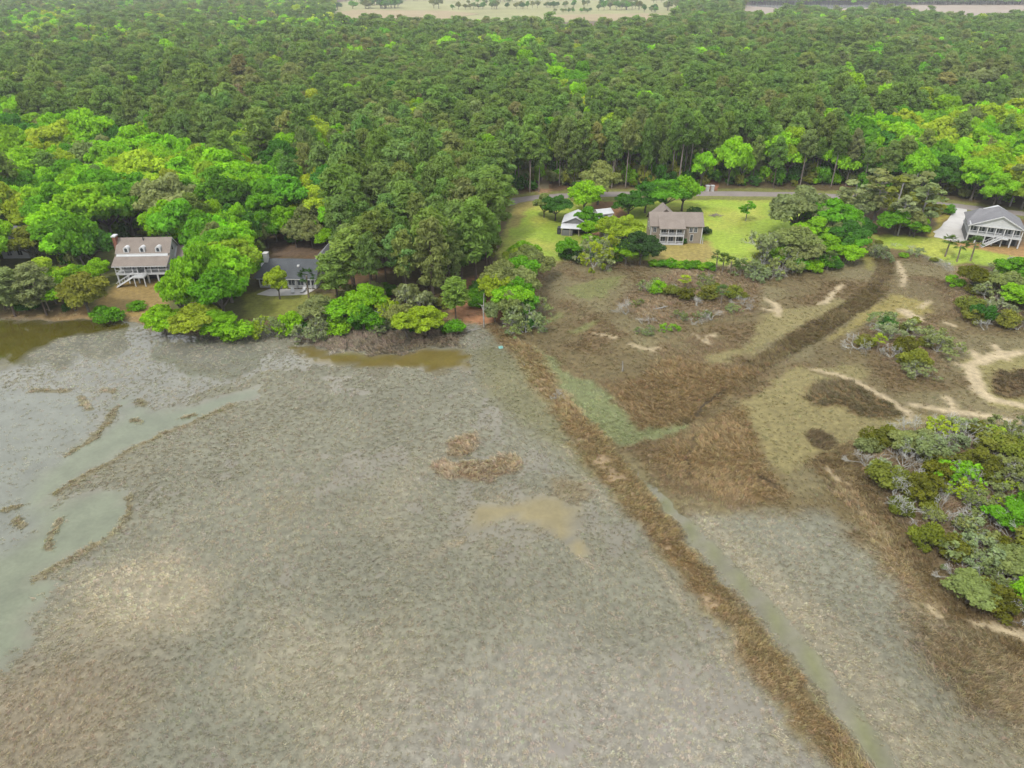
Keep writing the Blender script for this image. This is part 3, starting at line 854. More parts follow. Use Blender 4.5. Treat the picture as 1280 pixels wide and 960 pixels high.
def stairs(parent, x0, y0, z0, x1, y1, z1, width, n, mat='white'):
    """flight from the top (x0,y0,z0) to the foot (x1,y1,z1)"""
    b = MB(); d = Vector((x1 - x0, y1 - y0, 0)); L = d.length; d.normalize(); s = Vector((-d.y, d.x, 0)) * width / 2
    for k in range(n):
        a = Vector((x0, y0, 0)) + d * L * k / n; c = Vector((x0, y0, 0)) + d * (L * (k + 1) / n + .04); z = z0 + (z1 - z0) * (k + .5) / n
        b.slab([tuple(a - s + Vector((0, 0, z))), tuple(c - s + Vector((0, 0, z))), tuple(c + s + Vector((0, 0, z))), tuple(a + s + Vector((0, 0, z)))], .08)
    o = b.build('stairs', mat, parent)
    r = MB()
    for q in (-1, 1):
        a = Vector((x0, y0, z0)) + s * q; c = Vector((x1, y1, z1)) + s * q
        r.tube([tuple(a + Vector((0, 0, 1))), tuple(c + Vector((0, 0, 1)))], [.05, .05], 4); r.tube([tuple(a - Vector((0, 0, .1))), tuple(c - Vector((0, 0, .1)))], [.12, .12], 4)
        for k in range(0, n + 1, 2):
            p = a.lerp(c, k / n); r.tube([tuple(p), tuple(p + Vector((0, 0, 1)))], [.035, .035], 4)
    r.build('handrail', 'trim', o)
    return o


def house_cream():
    """raised cottage with dormers, porch roof and brick chimney"""
    x, y, z = G(181, 354, UP_Z)
    h = empty('raised_cottage', (x, y, UP_Z - .05), math.radians(3), 'white raised cottage with three arched dormers, tan roof and red brick chimney', 'house')
    W = 6.9
    # piles and floor
    for xx in (-6.6, -3.9, -1.3, 1.3, 3.9, 6.6): post(h, xx, .2, 0, 2.5, .36, 'pile', 'white')
    for xx in (-6.6, -2.2, 2.2, 6.6): post(h, xx, 5.5, 0, 2.5, .36, 'pile', 'white')
    MB().box(-W + .3, W - .3, 3.2, 10.6, 0, 2.5).build('underfloor_shade', 'dark', h)  # dark box: the shade under the raised floor put into a colour
    MB().box(-W, W, -.1, 11, 2.5, 2.85).build('floor_deck', 'white', h)
    # walls with gable ends
    b = MB(); b.prism_x([(2.5, 2.86), (10.9, 2.86), (10.9, 6.2), (6.9, 10.3), (3.2, 7.2), (2.5, 6.9)], -W + .12, W - .12)
    b.build('wall', 'white', h)
    MB().box(-W + .1, W - .1, 2.9, 3.12, 6.95, 7.35).build('fascia', 'trim', h)
    # main roof, porch roof
    b = MB(); e = .35
    b.slab([(-W - e, 3.0, 7.3), (W + e, 3.0, 7.3), (W + e, 6.9, 10.6), (-W - e, 6.9, 10.6)]); b.slab([(W + e, 11.4, 5.9), (-W - e, 11.4, 5.9), (-W - e, 6.9, 10.6), (W + e, 6.9, 10.6)])
    r = b.build('roof', 'shingle_tan', h)
    MB().tube([(-.2, 6.2, 9.9), (-.2, 6.2, 10.9)], [.14, .14], 6).build('vent_pipe', 'dark', r)
    MB().slab([(-W - e, -.6, 5.2), (W + e, -.6, 5.2), (W + e, 3.0, 6.95), (-W - e, 3.0, 6.95)]).build('porch_roof', 'shingle_tan', h)
    MB().box(-W - e + .02, W + e - .02, -.64, -.48, 4.9, 5.14).build('eave_board', 'trim', h)
    # rake boards on the gable facing the camera side
    b = MB(); b.slab([(W + e + .03, 3.0, 7.2), (W + e + .03, 3.0, 6.85), (W + e + .03, 6.9, 10.15), (W + e + .03, 6.9, 10.5)], .06); b.slab([(W + e + .03, 6.9, 10.5), (W + e + .03, 6.9, 10.15), (W + e + .03, 11.4, 5.45), (W + e + .03, 11.4, 5.8)], .06)
    b.slab([(W + e + .03, -.6, 5.1), (W + e + .03, -.6, 4.75), (W + e + .03, 3.0, 6.5), (W + e + .03, 3.0, 6.85)], .06); b.build('rake_board', 'trim', h)
    # dormers with round heads
    for xx in (-4.2, 0.0, 4.2):
        arch = [(xx - .72, 7.2), (xx + .72, 7.2), (xx + .72, 8.5)] + [(xx + .72 * math.cos(t), 8.5 + .62 * math.sin(t)) for t in np.linspace(.25, math.pi - .25, 7)] + [(xx - .72, 8.5)]
        d = MB().prism_y(arch, 3.35, 5.6).build('dormer', 'trim', h)
        win = [(xx - .36, 7.75), (xx + .36, 7.75), (xx + .36, 8.45)] + [(xx + .36 * math.cos(t), 8.45 + .34 * math.sin(t)) for t in np.linspace(.3, math.pi - .3, 5)] + [(xx - .36, 8.45)]
        MB().prism_y(win, 3.31, 3.36).build('pane', 'glass', d)
    # porch front
    for xx in (-6.7, -4.5, -2.3, -1.0, 1.0, 2.6, 4.6, 6.7): post(h, xx, 0, 2.85, 4.95, .2)
    railing(h, [(-6.7, .0), (-1.0, .0)], 2.85); railing(h, [(1.0, .0), (6.7, .0)], 2.85)
    MB().box(-.5, .5, 2.42, 2.49, 2.9, 5.0).build('door', 'dark', h)
    for xx in (-5.6, -3.4, -1.5, 1.5, 3.4, 5.6): window(h, xx, 3.4, 1.1, 1.5, 2.49)
    window_x(h, W - .12, 5.0, 3.7, 1.0, 1.5); window_x(h, W - .12, 8.2, 3.7, 1.0, 1.5); window_x(h, W - .12, 6.4, 7.2, .9, 1.4); window_x(h, W - .12, 6.9, 9.0, .5, .6)
    # landing and stairs
    MB().box(-1.5, 1.5, -2.6, -.12, 2.5, 2.8).build('landing', 'white', h)
    for xx in (-1.3, 1.3): post(h, xx, -2.4, 0, 2.5, .22, 'post', 'white')
    railing(h, [(1.4, -.2), (1.4, -2.5), (-1.4, -2.5)], 2.8)
    stairs(h, -1.5, -1.8, 2.8, -6.2, -2.2, .2, 1.4, 13)
    # chimney
    c = MB().box(-W - 1.0, -W - .14, 5.2, 6.9, 0, 11.3).build('chimney', 'brick', h)
    MB().box(-W - 1.12, -W - .02, 5.08, 7.02, 11.3, 11.6).build('cap', 'trim', c)
    # side wing behind
    MB().prism_x([(6.2, .1), (11.8, .1), (11.8, 5.2), (9, 7.2), (6.2, 5.2)], W - .1, W + 4.5).build('wing_wall', 'white', h)
    b = MB(); b.slab([(W + .4, 5.9, 5.1), (W + 4.9, 5.9, 5.1), (W + 4.9, 9, 7.45), (W + .4, 9, 7.45)]); b.slab([(W + 4.9, 12.1, 5.1), (W + .4, 12.1, 5.1), (W + .4, 9, 7.45), (W + 4.9, 9, 7.45)]); b.build('wing_roof', 'shingle_tan', h)


def house_slate():
    x, y, z = G(363, 360, UP_Z)
    h = empty('slate_roof_house', (x, y, UP_Z - .05), math.radians(-2), 'low white house with slate-grey roof, white chimney and pale terrace', 'house')
    MB().prism_x([(0, 0), (9.5, 0), (9.5, 3.2), (4.75, 6.3), (0, 3.2)], -8.2, 7.2).build('wall', 'white', h)
    b = MB()
    b.slab([(-6.6, -.7, 2.95), (7.6, -.7, 2.95), (7.6, 4.75, 6.55), (-6.6, 4.75, 6.55)]); b.slab([(7.6, 10.2, 2.95), (-6.6, 10.2, 2.95), (-6.6, 4.75, 6.55), (7.6, 4.75, 6.55)])
    b.slab([(-9.4, -.7, 2.95), (-6.62, -.7, 2.95), (-6.62, 4.75, 6.5)]); b.slab([(-9.4, 10.2, 2.95), (-9.4, -.7, 2.93), (-6.62, 4.75, 6.5)]); b.slab([(-6.62, 10.2, 2.95), (-9.4, 10.2, 2.95), (-6.62, 4.75, 6.5)])
    r = b.build('roof', 'shingle_slate', h)
    MB().box(1.9, 2.5, 2.2, 2.9, 5.1, 5.55).build('skylight', 'trim', r)
    c = MB().box(-7.3, -6.2, 3.6, 5.0, 0, 8.1).build('chimney', 'trim', h)
    MB().box(-7.42, -6.08, 3.48, 5.12, 8.1, 8.3).build('cap', 'stone', c)
    # rear wing, ridge running away from the water, with white gable
    MB().prism_y([(4.0, 0), (10.6, 0), (10.6, 3.6), (7.3, 6.6), (4.0, 3.6)], 9.0, 18.0).build('wing_wall', 'white', h)
    b = MB(); b.slab([(3.4, 8.5, 3.2), (7.3, 8.5, 6.95), (7.3, 18.4, 6.95), (3.4, 18.4, 3.2)][::-1]); b.slab([(11.2, 8.5, 3.2), (11.2, 18.4, 3.2), (7.3, 18.4, 6.95), (7.3, 8.5, 6.95)][::-1]); 
    b.v = b.v
    b.build('wing_roof', 'shingle_grey', h)
    MB().prism_y([(7.35, 6.6), (7.35, 6.9), (11.1, 3.25), (11.1, 2.95)], 8.3, 8.48).build('rake_board', 'trim', h)
    # front: wide windows and doors with white posts
    for xx, w in ((-7.2, 1.2), (-4.6, 1.3), (-2.4, 1.3), (.6, 1.6), (3.0, 1.5), (4.9, 1.2), (6.4, .9)): window(h, xx, .9, w, 1.7, 0.0)
    for xx in (-.8, 1.9, 5.9, 7.0): post(h, xx, -.4, 0, 2.9, .22)
    MB().box(-8.4, 7.4, -.74, -.62, 2.66, 2.9).build('eave_board', 'trim', h)
    t = MB()
    q = [(-7.5, -4.6), (-3.5, -5.6), (1.0, -5.0), (5.5, -4.2), (6.8, -.8), (-5.2, -.8)]
    t.slab([(a, b_, .12) for a, b_ in q], .3); t.build('terrace', 'concrete', h)
    # loungers and table on the terrace
    for i, (a, b_, rz) in enumerate(((1.6, -3.0, .3), (4.2, -2.6, -.2))):
        o = empty('lounge_chair', (0, 0, 0), 0, ('white lounge chair on the terrace in front of the slate-roofed house, nearer the chimney', 'white lounge chair on the terrace in front of the slate-roofed house, farther from the chimney')[i], 'lounge chair', 'terrace loungers')
        p = h.matrix_basis @ Vector((a, b_, .14)); o.location = p; o.rotation_euler = (0, 0, rz)
        MB().box(-.4, .4, -1, .5, .28, .4).build('seat', 'trim', o); MB().slab([(-.4, .5, .4), (.4, .5, .4), (.4, 1.1, 1.0), (-.4, 1.1, 1.0)], .08).build('backrest', 'trim', o)
        for sx in (-.35, .35):
            for sy in (-.9, .6): MB().box(sx - .04, sx + .04, sy - .04, sy + .04, 0, .28).build('leg', 'trim', o)


def gable_box(h, x0, x1, y0, y1, ze, zr, wall, roofm, e=.4, axis='x', names=('wall', 'roof')):
    if axis == 'x':
        ym = (y0 + y1) / 2; sl = (zr - ze) / (ym - y0); zz = ze - sl * e
        MB().prism_x([(y0, 0), (y1, 0), (y1, ze), (ym, zr), (y0, ze)], x0, x1).build(names[0], wall, h)
        b = MB(); b.slab([(x0 - e, y0 - e, zz + .2), (x1 + e, y0 - e, zz + .2), (x1 + e, ym, zr + .2), (x0 - e, ym, zr + .2)]); b.slab([(x1 + e, y1 + e, zz + .2), (x0 - e, y1 + e, zz + .2), (x0 - e, ym, zr + .2), (x1 + e, ym, zr + .2)])
    else:
        xm = (x0 + x1) / 2; sl = (zr - ze) / (xm - x0); zz = ze - sl * e
        MB().prism_y([(x0, 0), (x1, 0), (x1, ze), (xm, zr), (x0, ze)], y0, y1).build(names[0], wall, h)
        b = MB(); b.slab([(x0 - e, y1 + e, zz + .2), (x0 - e, y0 - e, zz + .2), (xm, y0 - e, zr + .2), (xm, y1 + e, zr + .2)]); b.slab([(x1 + e, y0 - e, zz + .2), (x1 + e, y1 + e, zz + .2), (xm, y1 + e, zr + .2), (xm, y0 - e, zr + .2)])
    return b.build(names[1], roofm, h)


def house_tan():
    x, y, z = G(843, 304, UP_Z)
    h = empty('tan_house', (x, y, UP_Z - .05), math.radians(-2), 'two-storey tan house with brown-grey shingle roof and stacked white screened porches', 'house')
    gable_box(h, -7.6, 8.0, 0, 8.6, 5.6, 8.4, 'tan', 'shingle_tan', .5)
    gable_box(h, -6.4, 1.2, 6.0, 12.5, 5.6, 8.9, 'tan', 'shingle_tan', .5, 'y', ('rear_wall', 'rear_roof'))
    # porch block in front of the middle
    MB().slab([(-5.4, -2.2, 5.3), (2.6, -2.2, 5.3), (2.6, 3.6, 8.15), (-5.4, 3.6, 8.15)]).build('porch_roof', 'shingle_tan', h)
    for z0 in (.1, 2.75): MB().box(-5.0, 2.3, -1.8, -.02, z0, z0 + .22).build('porch_floor', 'trim', h)
    MB().box(-5.0, 2.3, -1.82, -1.62, 4.95, 5.25).build('eave_board', 'trim', h)
    for xx in (-4.9, -2.5, -.1, 2.2):
        post(h, xx, -1.7, .3, 2.75, .2); post(h, xx, -1.7, 2.97, 4.96, .2)
    railing(h, [(-4.9, -1.7), (2.2, -1.7)], .32, .9); railing(h, [(-4.9, -1.7), (2.2, -1.7)], 2.97, .9)
    for z0 in (.6, 3.2):
        for xx in (-3.8, -1.4, 1.0): window(h, xx, z0, 1.6, 1.6, 0.0)
    for xx in (4.6, 6.0): window(h, xx, 3.6, .9, 1.5, 0.0)
    window(h, 5.0, .9, .8, 1.9, 0.0, bars=0); window(h, -6.5, 3.6, .9, 1.4, 0.0); window(h, -6.5, .9, .9, 1.4, 0.0)
    for xx in (-7.6, 8.0): post(h, xx, -.02, 0, 5.5, .24, 'corner_board')
    window_x(h, -7.6, 3.0, 3.6, 1.0, 1.4, -1); window_x(h, -7.6, 5.5, 3.6, 1.0, 1.4, -1)
    MB().box(8.4, 8.52, -.6, -.48, 0, 2.2).build('downpipe', 'trim', h)


def house_white():
    a = Vector(G(1206, 303, UP_Z)); b_ = Vector(G(1272, 311, UP_Z))
    c = (a + b_) / 2; d = b_ - a; W = d.length / 2 * 1.0; rz = math.atan2(d.y, d.x)
    h = empty('white_house', (c.x, c.y, UP_Z - .05), rz, 'large white two-storey house with grey roof, full-width porch and wide front gable beside concrete drive', 'house')
    D = 14.5
    # lower garage level: back wall, side walls, dark panels for the shaded bays
    MB().box(-W + .1, W - .1, 2.6, D - .2, 0, 2.7).build('garage_wall', 'greywall', h)
    MB().box(-W - .1, W + .1, -.1, D, 2.7, 3.05).build('floor_deck', 'white', h)
    MB().box(-W + .1, W - .1, 2.4, D - .2, 3.06, 5.9).build('wall', 'white', h)
    n = 6
    for k in range(n + 1):
        xx = -W + .15 + (2 * W - .3) * k / n
        post(h, xx, .1, 0, 2.7, .34, 'pile', 'white'); post(h, xx, .1, 3.05, 5.75, .24)
    for k in range(n):
        x0 = -W + .15 + (2 * W - .3) * k / n; x1 = -W + .15 + (2 * W - .3) * (k + 1) / n
        MB().box(x0 + .45, x1 - .45, 2.5, 2.58, .05, 2.4).build('bay_shade_panel', 'dark', h)  # dark panel on the wall, painted as the shade inside an open bay
        window(h, (x0 + x1) / 2 - .5, 3.5, .7, 1.7, 2.4, bars=0); window(h, (x0 + x1) / 2 + .5, 3.5, .7, 1.7, 2.4, bars=0)
    railing(h, [(-W + .15, .1), (W * .25, .1)], 3.05, .95); railing(h, [(W * .25 + 1.6, .1), (W - .15, .1)], 3.05, .95)
    MB().box(-W - .3, W + .3, -.25, .25, 5.55, 5.9).build('eave_board', 'trim', h)
    # front gable wall and roof
    MB().prism_y([(-W - .1, 5.9), (W + .1, 5.9), (.6, 9.15)], .05, D - 1).build('gable_wall', 'white', h)
    b = MB(); e = .7; zl = 5.62; xm = .6
    b.slab([(-W - e, D, zl), (-W - e, -.5, zl), (xm, -.5, 9.4), (xm, D - 3.5, 9.4)]); b.slab([(W + e, -.5, zl), (W + e, D, zl), (xm, D - 3.5, 9.4), (xm, -.5, 9.4)]); b.slab([(W + e, D, zl), (-W - e, D, zl), (xm, D - 3.5, 9.4)])
    r = b.build('roof', 'shingle_grey', h)
    # cross ridge toward the drive
    b = MB(); b.slab([(-W - e - .1, 3.4, 5.75), (xm - 1.2, 3.4, 5.75 + .001), (xm - 1.2, 8.2, 8.9), (-W + 2.2, 8.2, 8.9)]); b.slab([(xm - 1.2, 13, 5.75), (-W - e - .1, 13, 5.75), (-W + 2.2, 8.2, 8.9), (xm - 1.2, 8.2, 8.9)]); b.slab([(-W - e - .1, 13, 5.75), (-W - e - .1, 3.4, 5.75), (-W + 2.2, 8.2, 8.9)])
    b.build('cross_roof', 'shingle_grey', h)
    b = MB(); t = .05
    b.prism_y([(-W - e, 5.35), (-W - e, 5.62), (xm, 9.38), (xm, 9.05)], -.62, -.5); b.prism_y([(W + e, 5.62), (W + e, 5.35), (xm, 9.05), (xm, 9.38)], -.62, -.5); b.build('rake_board', 'trim', h)
    # stairs to the garden
    MB().box(W * .22, W * .22 + 2.0, -1.8, -.12, 2.72, 3.0).build('landing', 'white', h)
    stairs(h, W * .22, -1.1, 3.0, W * .22 - 4.6, -2.4, .1, 1.5, 14)
    for yy in (4, 7, 10): window_x(h, -W + .1, yy, 3.6, 1.0, 1.5, -1)


def barn():
    x, y, z = G(718, 294, UP_Z)
    h = empty('metal_roof_barn', (x, y, UP_Z - .05), math.radians(-10), 'grey barn with bright white metal roof half hidden by trees on the lawn', 'barn')
    gable_box(h, -4.0, 4.0, 1.8, 10, 3.4, 5.2, 'greywall', 'metal_roof', .4, 'y')
    MB().slab([(-4.4, -1.2, 2.5), (4.4, -1.2, 2.5), (4.4, 1.75, 3.25), (-4.4, 1.75, 3.25)], .12).build('lean_to_roof', 'metal_roof', h)
    for xx in (-4.1, -1.4, 1.4, 4.1): post(h, xx, -1.05, 0, 2.4, .18, 'post', 'wood')
    MB().box(-4.1, -.6, -.9, -.8, 0, 1.9).build('front_wall', 'greywall', h)
    MB().box(-3.8, 3.8, 1.72, 1.79, .1, 2.6).build('opening_shade_panel', 'dark', h)  # dark panel before the wall, its colour standing in for shade inside
    MB().box(-5.6, -4.6, 0, 2.4, 0, 2.0).build('side_bin', 'dark', h)


def outbuildings():
    x, y, z = G(772, 300, UP_Z)
    h = empty('tan_cottage', (x, y, UP_Z - .05), math.radians(6), 'small tan cottage with white roof hidden behind lichen tree between barn and tan house', 'cottage')
    gable_box(h, -4.6, 4.2, 0, 6, 2.8, 4.0, 'tan', 'metal_roof', .4)
    MB().slab([(-4.9, -2.2, 2.2), (.6, -2.2, 2.2), (.6, 0.1, 2.75), (-4.9, .1, 2.75)], .12).build('porch_roof', 'metal_roof', h)
    for xx in (-4.7, -2, .4): post(h, xx, -2.0, 0, 2.15, .16)
    for xx in (-3.0, 2.4): window(h, xx, .9, 1.1, 1.2, 0.0)
    x, y, z = G(757, 276, UP_Z)
    h = empty('white_shed', (x, y, UP_Z - .05), math.radians(20), 'small shed with pale roof in the brown yard behind the barn', 'shed')
    gable_box(h, -2.6, 2.6, 0, 4.6, 2.4, 3.4, 'white', 'metal_roof', .3); MB().box(-.6, .6, -.05, -.005, 0, 2.0).build('door', 'dark', h)
    # at the edge of the wood, farthest west
    x, y, z = G(-2, 322, UP_Z)
    h = empty('grey_roof_house', (x, y, UP_Z - .05), math.radians(4), 'grey-roofed white house mostly hidden by trees at the photo edge', 'house')
    gable_box(h, -9, 6.5, 3, 12, 4.2, 7.0, 'white', 'shingle_grey', .5)
    gable_box(h, 2.0, 9.5, -1, 6.0, 3.2, 5.4, 'white', 'metal_roof', .5, 'y', ('wing_wall', 'wing_roof'))
    c = MB().box(-6.0, -4.6, 6.5, 8, 4, 8.6).build('chimney', 'trim', h)
    for xx in (-7, -4, -1): window(h, xx, 1.0, 1.3, 1.6, 3.0)
    window(h, 4.2, 1.0, 1.3, 1.5, -1.0); window(h, 7.2, 1.0, 1.3, 1.5, -1.0)
    # roofs glimpsed in the forest and the far farmhouse
    for (a, b_), w, nm, lb, mt in (((770, 118), 4.0, 'forest_cabin', 'pale cabin roof glimpsed among pines beyond the lime trees', 'metal_roof'), ((553, 186), 3.4, 'forest_shed', 'tiny white shed roof glimpsed between pines above the lime crowns', 'metal_roof'), ((884, 14), 9.0, 'farmhouse', 'distant white farmhouse among trees beside the far fields', 'shingle_grey')):
        x, y, z = G(a, b_, UP_Z)
        h = empty(nm, (x, y, UP_Z - .05), .2, lb, 'house'); gable_box(h, -w, w, 0, w * 1.2, w * .7 + 1, w * .7 + 1 + w * .5, 'white', mt, .4); window(h, 0, 1.0, 1.2, 1.5, 0.0)


house_cream(); house_slate(); house_tan(); house_white(); barn(); outbuildings()

# ------------------------------------------------------------------ tree kinds
def limb_tree(mb, base, d, L, r, lvl, rs, tips, spread=.7, up=.25, k=5):
    p = Vector(base); dd = Vector(d).normalized(); pts = [p.copy()]; rad = [r]
    for i in range(3):
        dd = (dd + Vector(rs.normal(0, .16, 3)) + Vector((0, 0, up * .3))).normalized()
        p = p + dd * L / 3; pts.append(p.copy()); rad.append(max(r * (1 - .2 * (i + 1)), .0035))
    mb.tube(pts, rad, k if lvl > 0 else 4)
    if lvl == 0:
        tips.append(tuple(p)); return
    for j in range(2 if rs.uniform() < .4 else 3):
        a = rs.uniform(0, 2 * math.pi); s = dd.cross(Vector((math.cos(a), math.sin(a), .3))).normalized()
        limb_tree(mb, pts[2] if j == 0 else pts[3], dd + s * spread * rs.uniform(.6, 1.3) + Vector((0, 0, up)), L * rs.uniform(.62, .85), rad[3] * .75, lvl - 1, rs, tips, spread, up, k)


def broad_kind(seed, lobes=7, wide=1.0, per=135, size=.027, mat='leaf', lod=False, trunk_h=.28):
    """unit-height hardwood: crown of overlapping lobes, each a skin of leaf clumps; returns crown mesh, trunk mesh"""
    rs = np.random.RandomState(seed)
    L = [((0, 0, .70), .25)]
    for k in range(lobes):
        a = 2 * math.pi * k / lobes + rs.uniform(-.3, .3); r = rs.uniform(.20, .33) * wide
        L.append(((math.cos(a) * r, math.sin(a) * r, rs.uniform(.42, .72)), rs.uniform(.15, .24)))
    for k in range(3): L.append(((rs.uniform(-.15, .15), rs.uniform(-.15, .15), rs.uniform(.74, .88)), rs.uniform(.11, .17)))
    C, R = [], []
    for (c, lr) in L:
        m = 4 if lod else 11
        for j in range(m):
            d = rs.normal(0, 1, 3); d /= np.linalg.norm(d)
            if d[2] < -.45: d[2] *= -.5
            C.append(np.array(c) + d * lr * np.array([1, 1, .8]) * rs.uniform(.7, 1.0)); R.append(lr * rs.uniform(.36, .6) * (1.45 if lod else 1))
    crown = puffs_mesh('crown', C, R, per, size, rs, 1.25, .7, mat)
    t = MB(); tips = []
    t.tube([(0, 0, -.03), (.005, 0, trunk_h * .5), (rs.uniform(-.02, .02), rs.uniform(-.02, .02), trunk_h)], [.034, .026, .022], 7)
    for (c, lr) in L[1:6 if lod else 9]:
        mid = (c[0] * .45, c[1] * .45, trunk_h + (c[2] - trunk_h) * .35)
        t.tube([(0, 0, trunk_h * .92), mid, c], [.017, .012, .005], 4)
    return crown, t.mesh('trunk', 'bark_grey')


def pine_kind(seed, per=80, size=.017, mat='leaf', lod=False, crown_from=.52, wide=1.0, bark='bark_pine'):
    """unit-height loblolly pine: long bare trunk, rounded irregular crown of needle clumps on drooping boughs"""
    rs = np.random.RandomState(seed)
    t = MB(); bx, by = rs.uniform(-.02, .02, 2)
    t.tube([(0, 0, -.03), (bx * .4, by * .4, .4), (bx, by, .75), (bx * 1.2, by * 1.2, .97)], [.0125, .0105, .007, .002], 6)
    C, R = [], []
    nw = 5 if lod else 8
    for k in range(nw):
        u = k / (nw - 1); zz = crown_from + (.95 - crown_from) * u
        rad = .165 * wide * (math.sin(math.pi * (.22 + .70 * u)) ** .8) * rs.uniform(.75, 1.15)
        nb = 4 if lod else rs.randint(4, 7)
        a0 = rs.uniform(0, 6.28)
        for j in range(nb):
            a = a0 + 2 * math.pi * j / nb + rs.uniform(-.4, .4); rr = rad * rs.uniform(.6, 1.15); z1 = zz + rs.uniform(-.02, .04)
            c = (bx * zz + math.cos(a) * rr, by * zz + math.sin(a) * rr, z1)
            if not lod: t.tube([(bx * zz, by * zz, zz - .035), c], [.0035, .0015], 4)
            C.append(c); R.append(rs.uniform(.044, .070) * (1.4 if lod else 1.0))
            if not lod and rr > .07:
                C.append((bx * zz + math.cos(a + .25) * rr * .55, by * zz + math.sin(a + .25) * rr * .55, z1 + .012)); R.append(rs.uniform(.03, .048))
    for k in range(3):
        C.append((bx * 1.2 + rs.uniform(-.03, .03), by * 1.2 + rs.uniform(-.03, .03), rs.uniform(.93, .99))); R.append(rs.uniform(.03, .048))
    crown = puffs_mesh('crown', C, R, per, size, rs, 2.4, .72, mat, .8, low=-.5)
    return crown, t.mesh('trunk', bark)


def slim_kind(seed, per=55, size=.026):
    """tall thin hardwood with open pale-limbed crown"""
    rs = np.random.RandomState(seed); t = MB(); tips = []
    lean = rs.uniform(-.05, .05)
    t.tube([(0, 0, -.03), (lean * .5, 0, .45), (lean, .01, .9)], [.014, .011, .003], 6)
    C, R = [], []
    for k in range(16):
        zz = rs.uniform(.38, .97); a = rs.uniform(0, 6.28); rr = .17 * math.sin(math.pi * min(1, (zz - .25) / .8)) * rs.uniform(.5, 1.2)
        c = (lean * zz + math.cos(a) * rr, math.sin(a) * rr, zz); t.tube([(lean * zz, 0, zz - .08), c], [.005, .002], 4)
        C.append(c); R.append(rs.uniform(.05, .085))
    return puffs_mesh('crown', C, R, per, size, rs, 1.3, .75), t.mesh('trunk', 'bark_pale')


def shrub_kind(seed, per=130, size=.042, n=24):
    """low rounded bush reaching the ground"""
    rs = np.random.RandomState(seed); C, R = [], []; t = MB()
    for k in range(n):
        a = rs.uniform(0, 6.28); r = math.sqrt(rs.uniform(0, 1)) * .46
        c = (math.cos(a) * r, math.sin(a) * r, rs.uniform(.18, .82 - .55 * r)); C.append(c); R.append(rs.uniform(.14, .24))
        if k < 7: t.tube([(rs.uniform(-.04, .04), rs.uniform(-.04, .04), -.05), (c[0] * .5, c[1] * .5, c[2] * .5), c], [.022, .016, .008], 4)
    return puffs_mesh('foliage', C, R, per, size, rs, 1.3, .75), t.mesh('stem', 'bark_grey')


def lichen_kind(seed, dead=False, per=18, size=.042, lv=4):
    """weather-grey crooked tree: bare forked limbs, with sparse grey-green tufts unless dead"""
    rs = np.random.RandomState(seed); b = MB(); tips = []
    for k in range(rs.randint(3, 5)):
        a = rs.uniform(0, 6.28); limb_tree(b, (rs.uniform(-.05, .05), rs.uniform(-.05, .05), -.04), (math.cos(a) * .8, math.sin(a) * .8, 1), .34,   .019 if not dead else .022, lv, rs, tips, .85, .06)
    tr = b.mesh('limbs', 'lichen')
    if dead: return None, tr
    tips = [tp for tp in tips if rs.uniform() < .45]
    return puffs_mesh('crown', tips, [rs.uniform(.06, .11) for _ in tips], per, size, rs, 1.3, .7), tr


def palm_kind(seed):
    """cabbage palm: straight trunk, round head of fan fronds"""
    rs = np.random.RandomState(seed); t = MB(); lx, ly = rs.uniform(-.04, .04, 2)
    t.tube([(0, 0, -.03), (lx * .4, ly * .4, .4), (lx, ly, .80)], [.034, .027, .026], 8)
    V, F, n = [], [], 0
    for k in range(30):
        a = rs.uniform(0, 6.28); el = rs.uniform(-.7, 1.35); L = rs.uniform(.15, .21)
        d = Vector((math.cos(a) * math.cos(el), math.sin(a) * math.cos(el), math.sin(el)))
        c = Vector((lx, ly, .80)) + d * L; s = d.cross(Vector((0, 0, 1))).normalized() if abs(d.z) < .97 else Vector((1, 0, 0)); u = s.cross(d)
        for j in range(9):
            t_ = (j - 4) / 4 * 1.35; e = (d * math.cos(t_) + s * math.sin(t_)).normalized(); w = e.cross(u).normalized() * .012
            tip = c + e * L * .85 * (1 - .12 * abs(t_)) - Vector((0, 0, .035)); b0 = c - d * .02
            V += [tuple(b0 - w * .4), tuple((b0 + tip) / 2 + w + u * .008), tuple(tip), tuple((b0 + tip) / 2 - w + u * .008)]; F.append((n, n + 1, n + 2, n + 3)); n += 4
    V = np.array(V)
    m = len(F)
    return mesh_np('crown', V, np.array(F), M['leaf'], False, {'clump': np.repeat(rs.uniform(0, 1, m), 4), 'hue': np.repeat(rs.uniform(0, 1, m), 4)}), t.mesh('trunk', 'palm_bark')


KINDS = {
    'broad': [broad_kind(100 + i, 6 + i % 3, 1.0 + .12 * (i % 3)) for i in range(5)],
    'pine': [pine_kind(200 + i, wide=1.0 + .15 * (i % 3), crown_from=(.36, .46, .52, .42, .32)[i]) for i in range(5)],
    'trunky': [pine_kind(250 + i, wide=1.0, crown_from=(.52, .58, .62)[i], bark='bark_tall') for i in range(3)],
    'slim': [slim_kind(300 + i) for i in range(3)],
    'shrub': [shrub_kind(400 + i) for i in range(4)],
    'lichen': [lichen_kind(500 + i) for i in range(3)],
    'dead': [lichen_kind(600 + i, True, lv=4) for i in range(3)],
    'palm': [palm_kind(700 + i) for i in range(3)],
}
PARTS = {'broad': ('crown', 'trunk'), 'pine': ('crown', 'trunk'), 'trunky': ('crown', 'trunk'), 'slim': ('crown', 'trunk'), 'shrub': ('foliage', 'stem'), 'lichen': ('crown', 'limbs'), 'dead': (None, 'limbs'), 'palm': ('crown', 'trunk')}
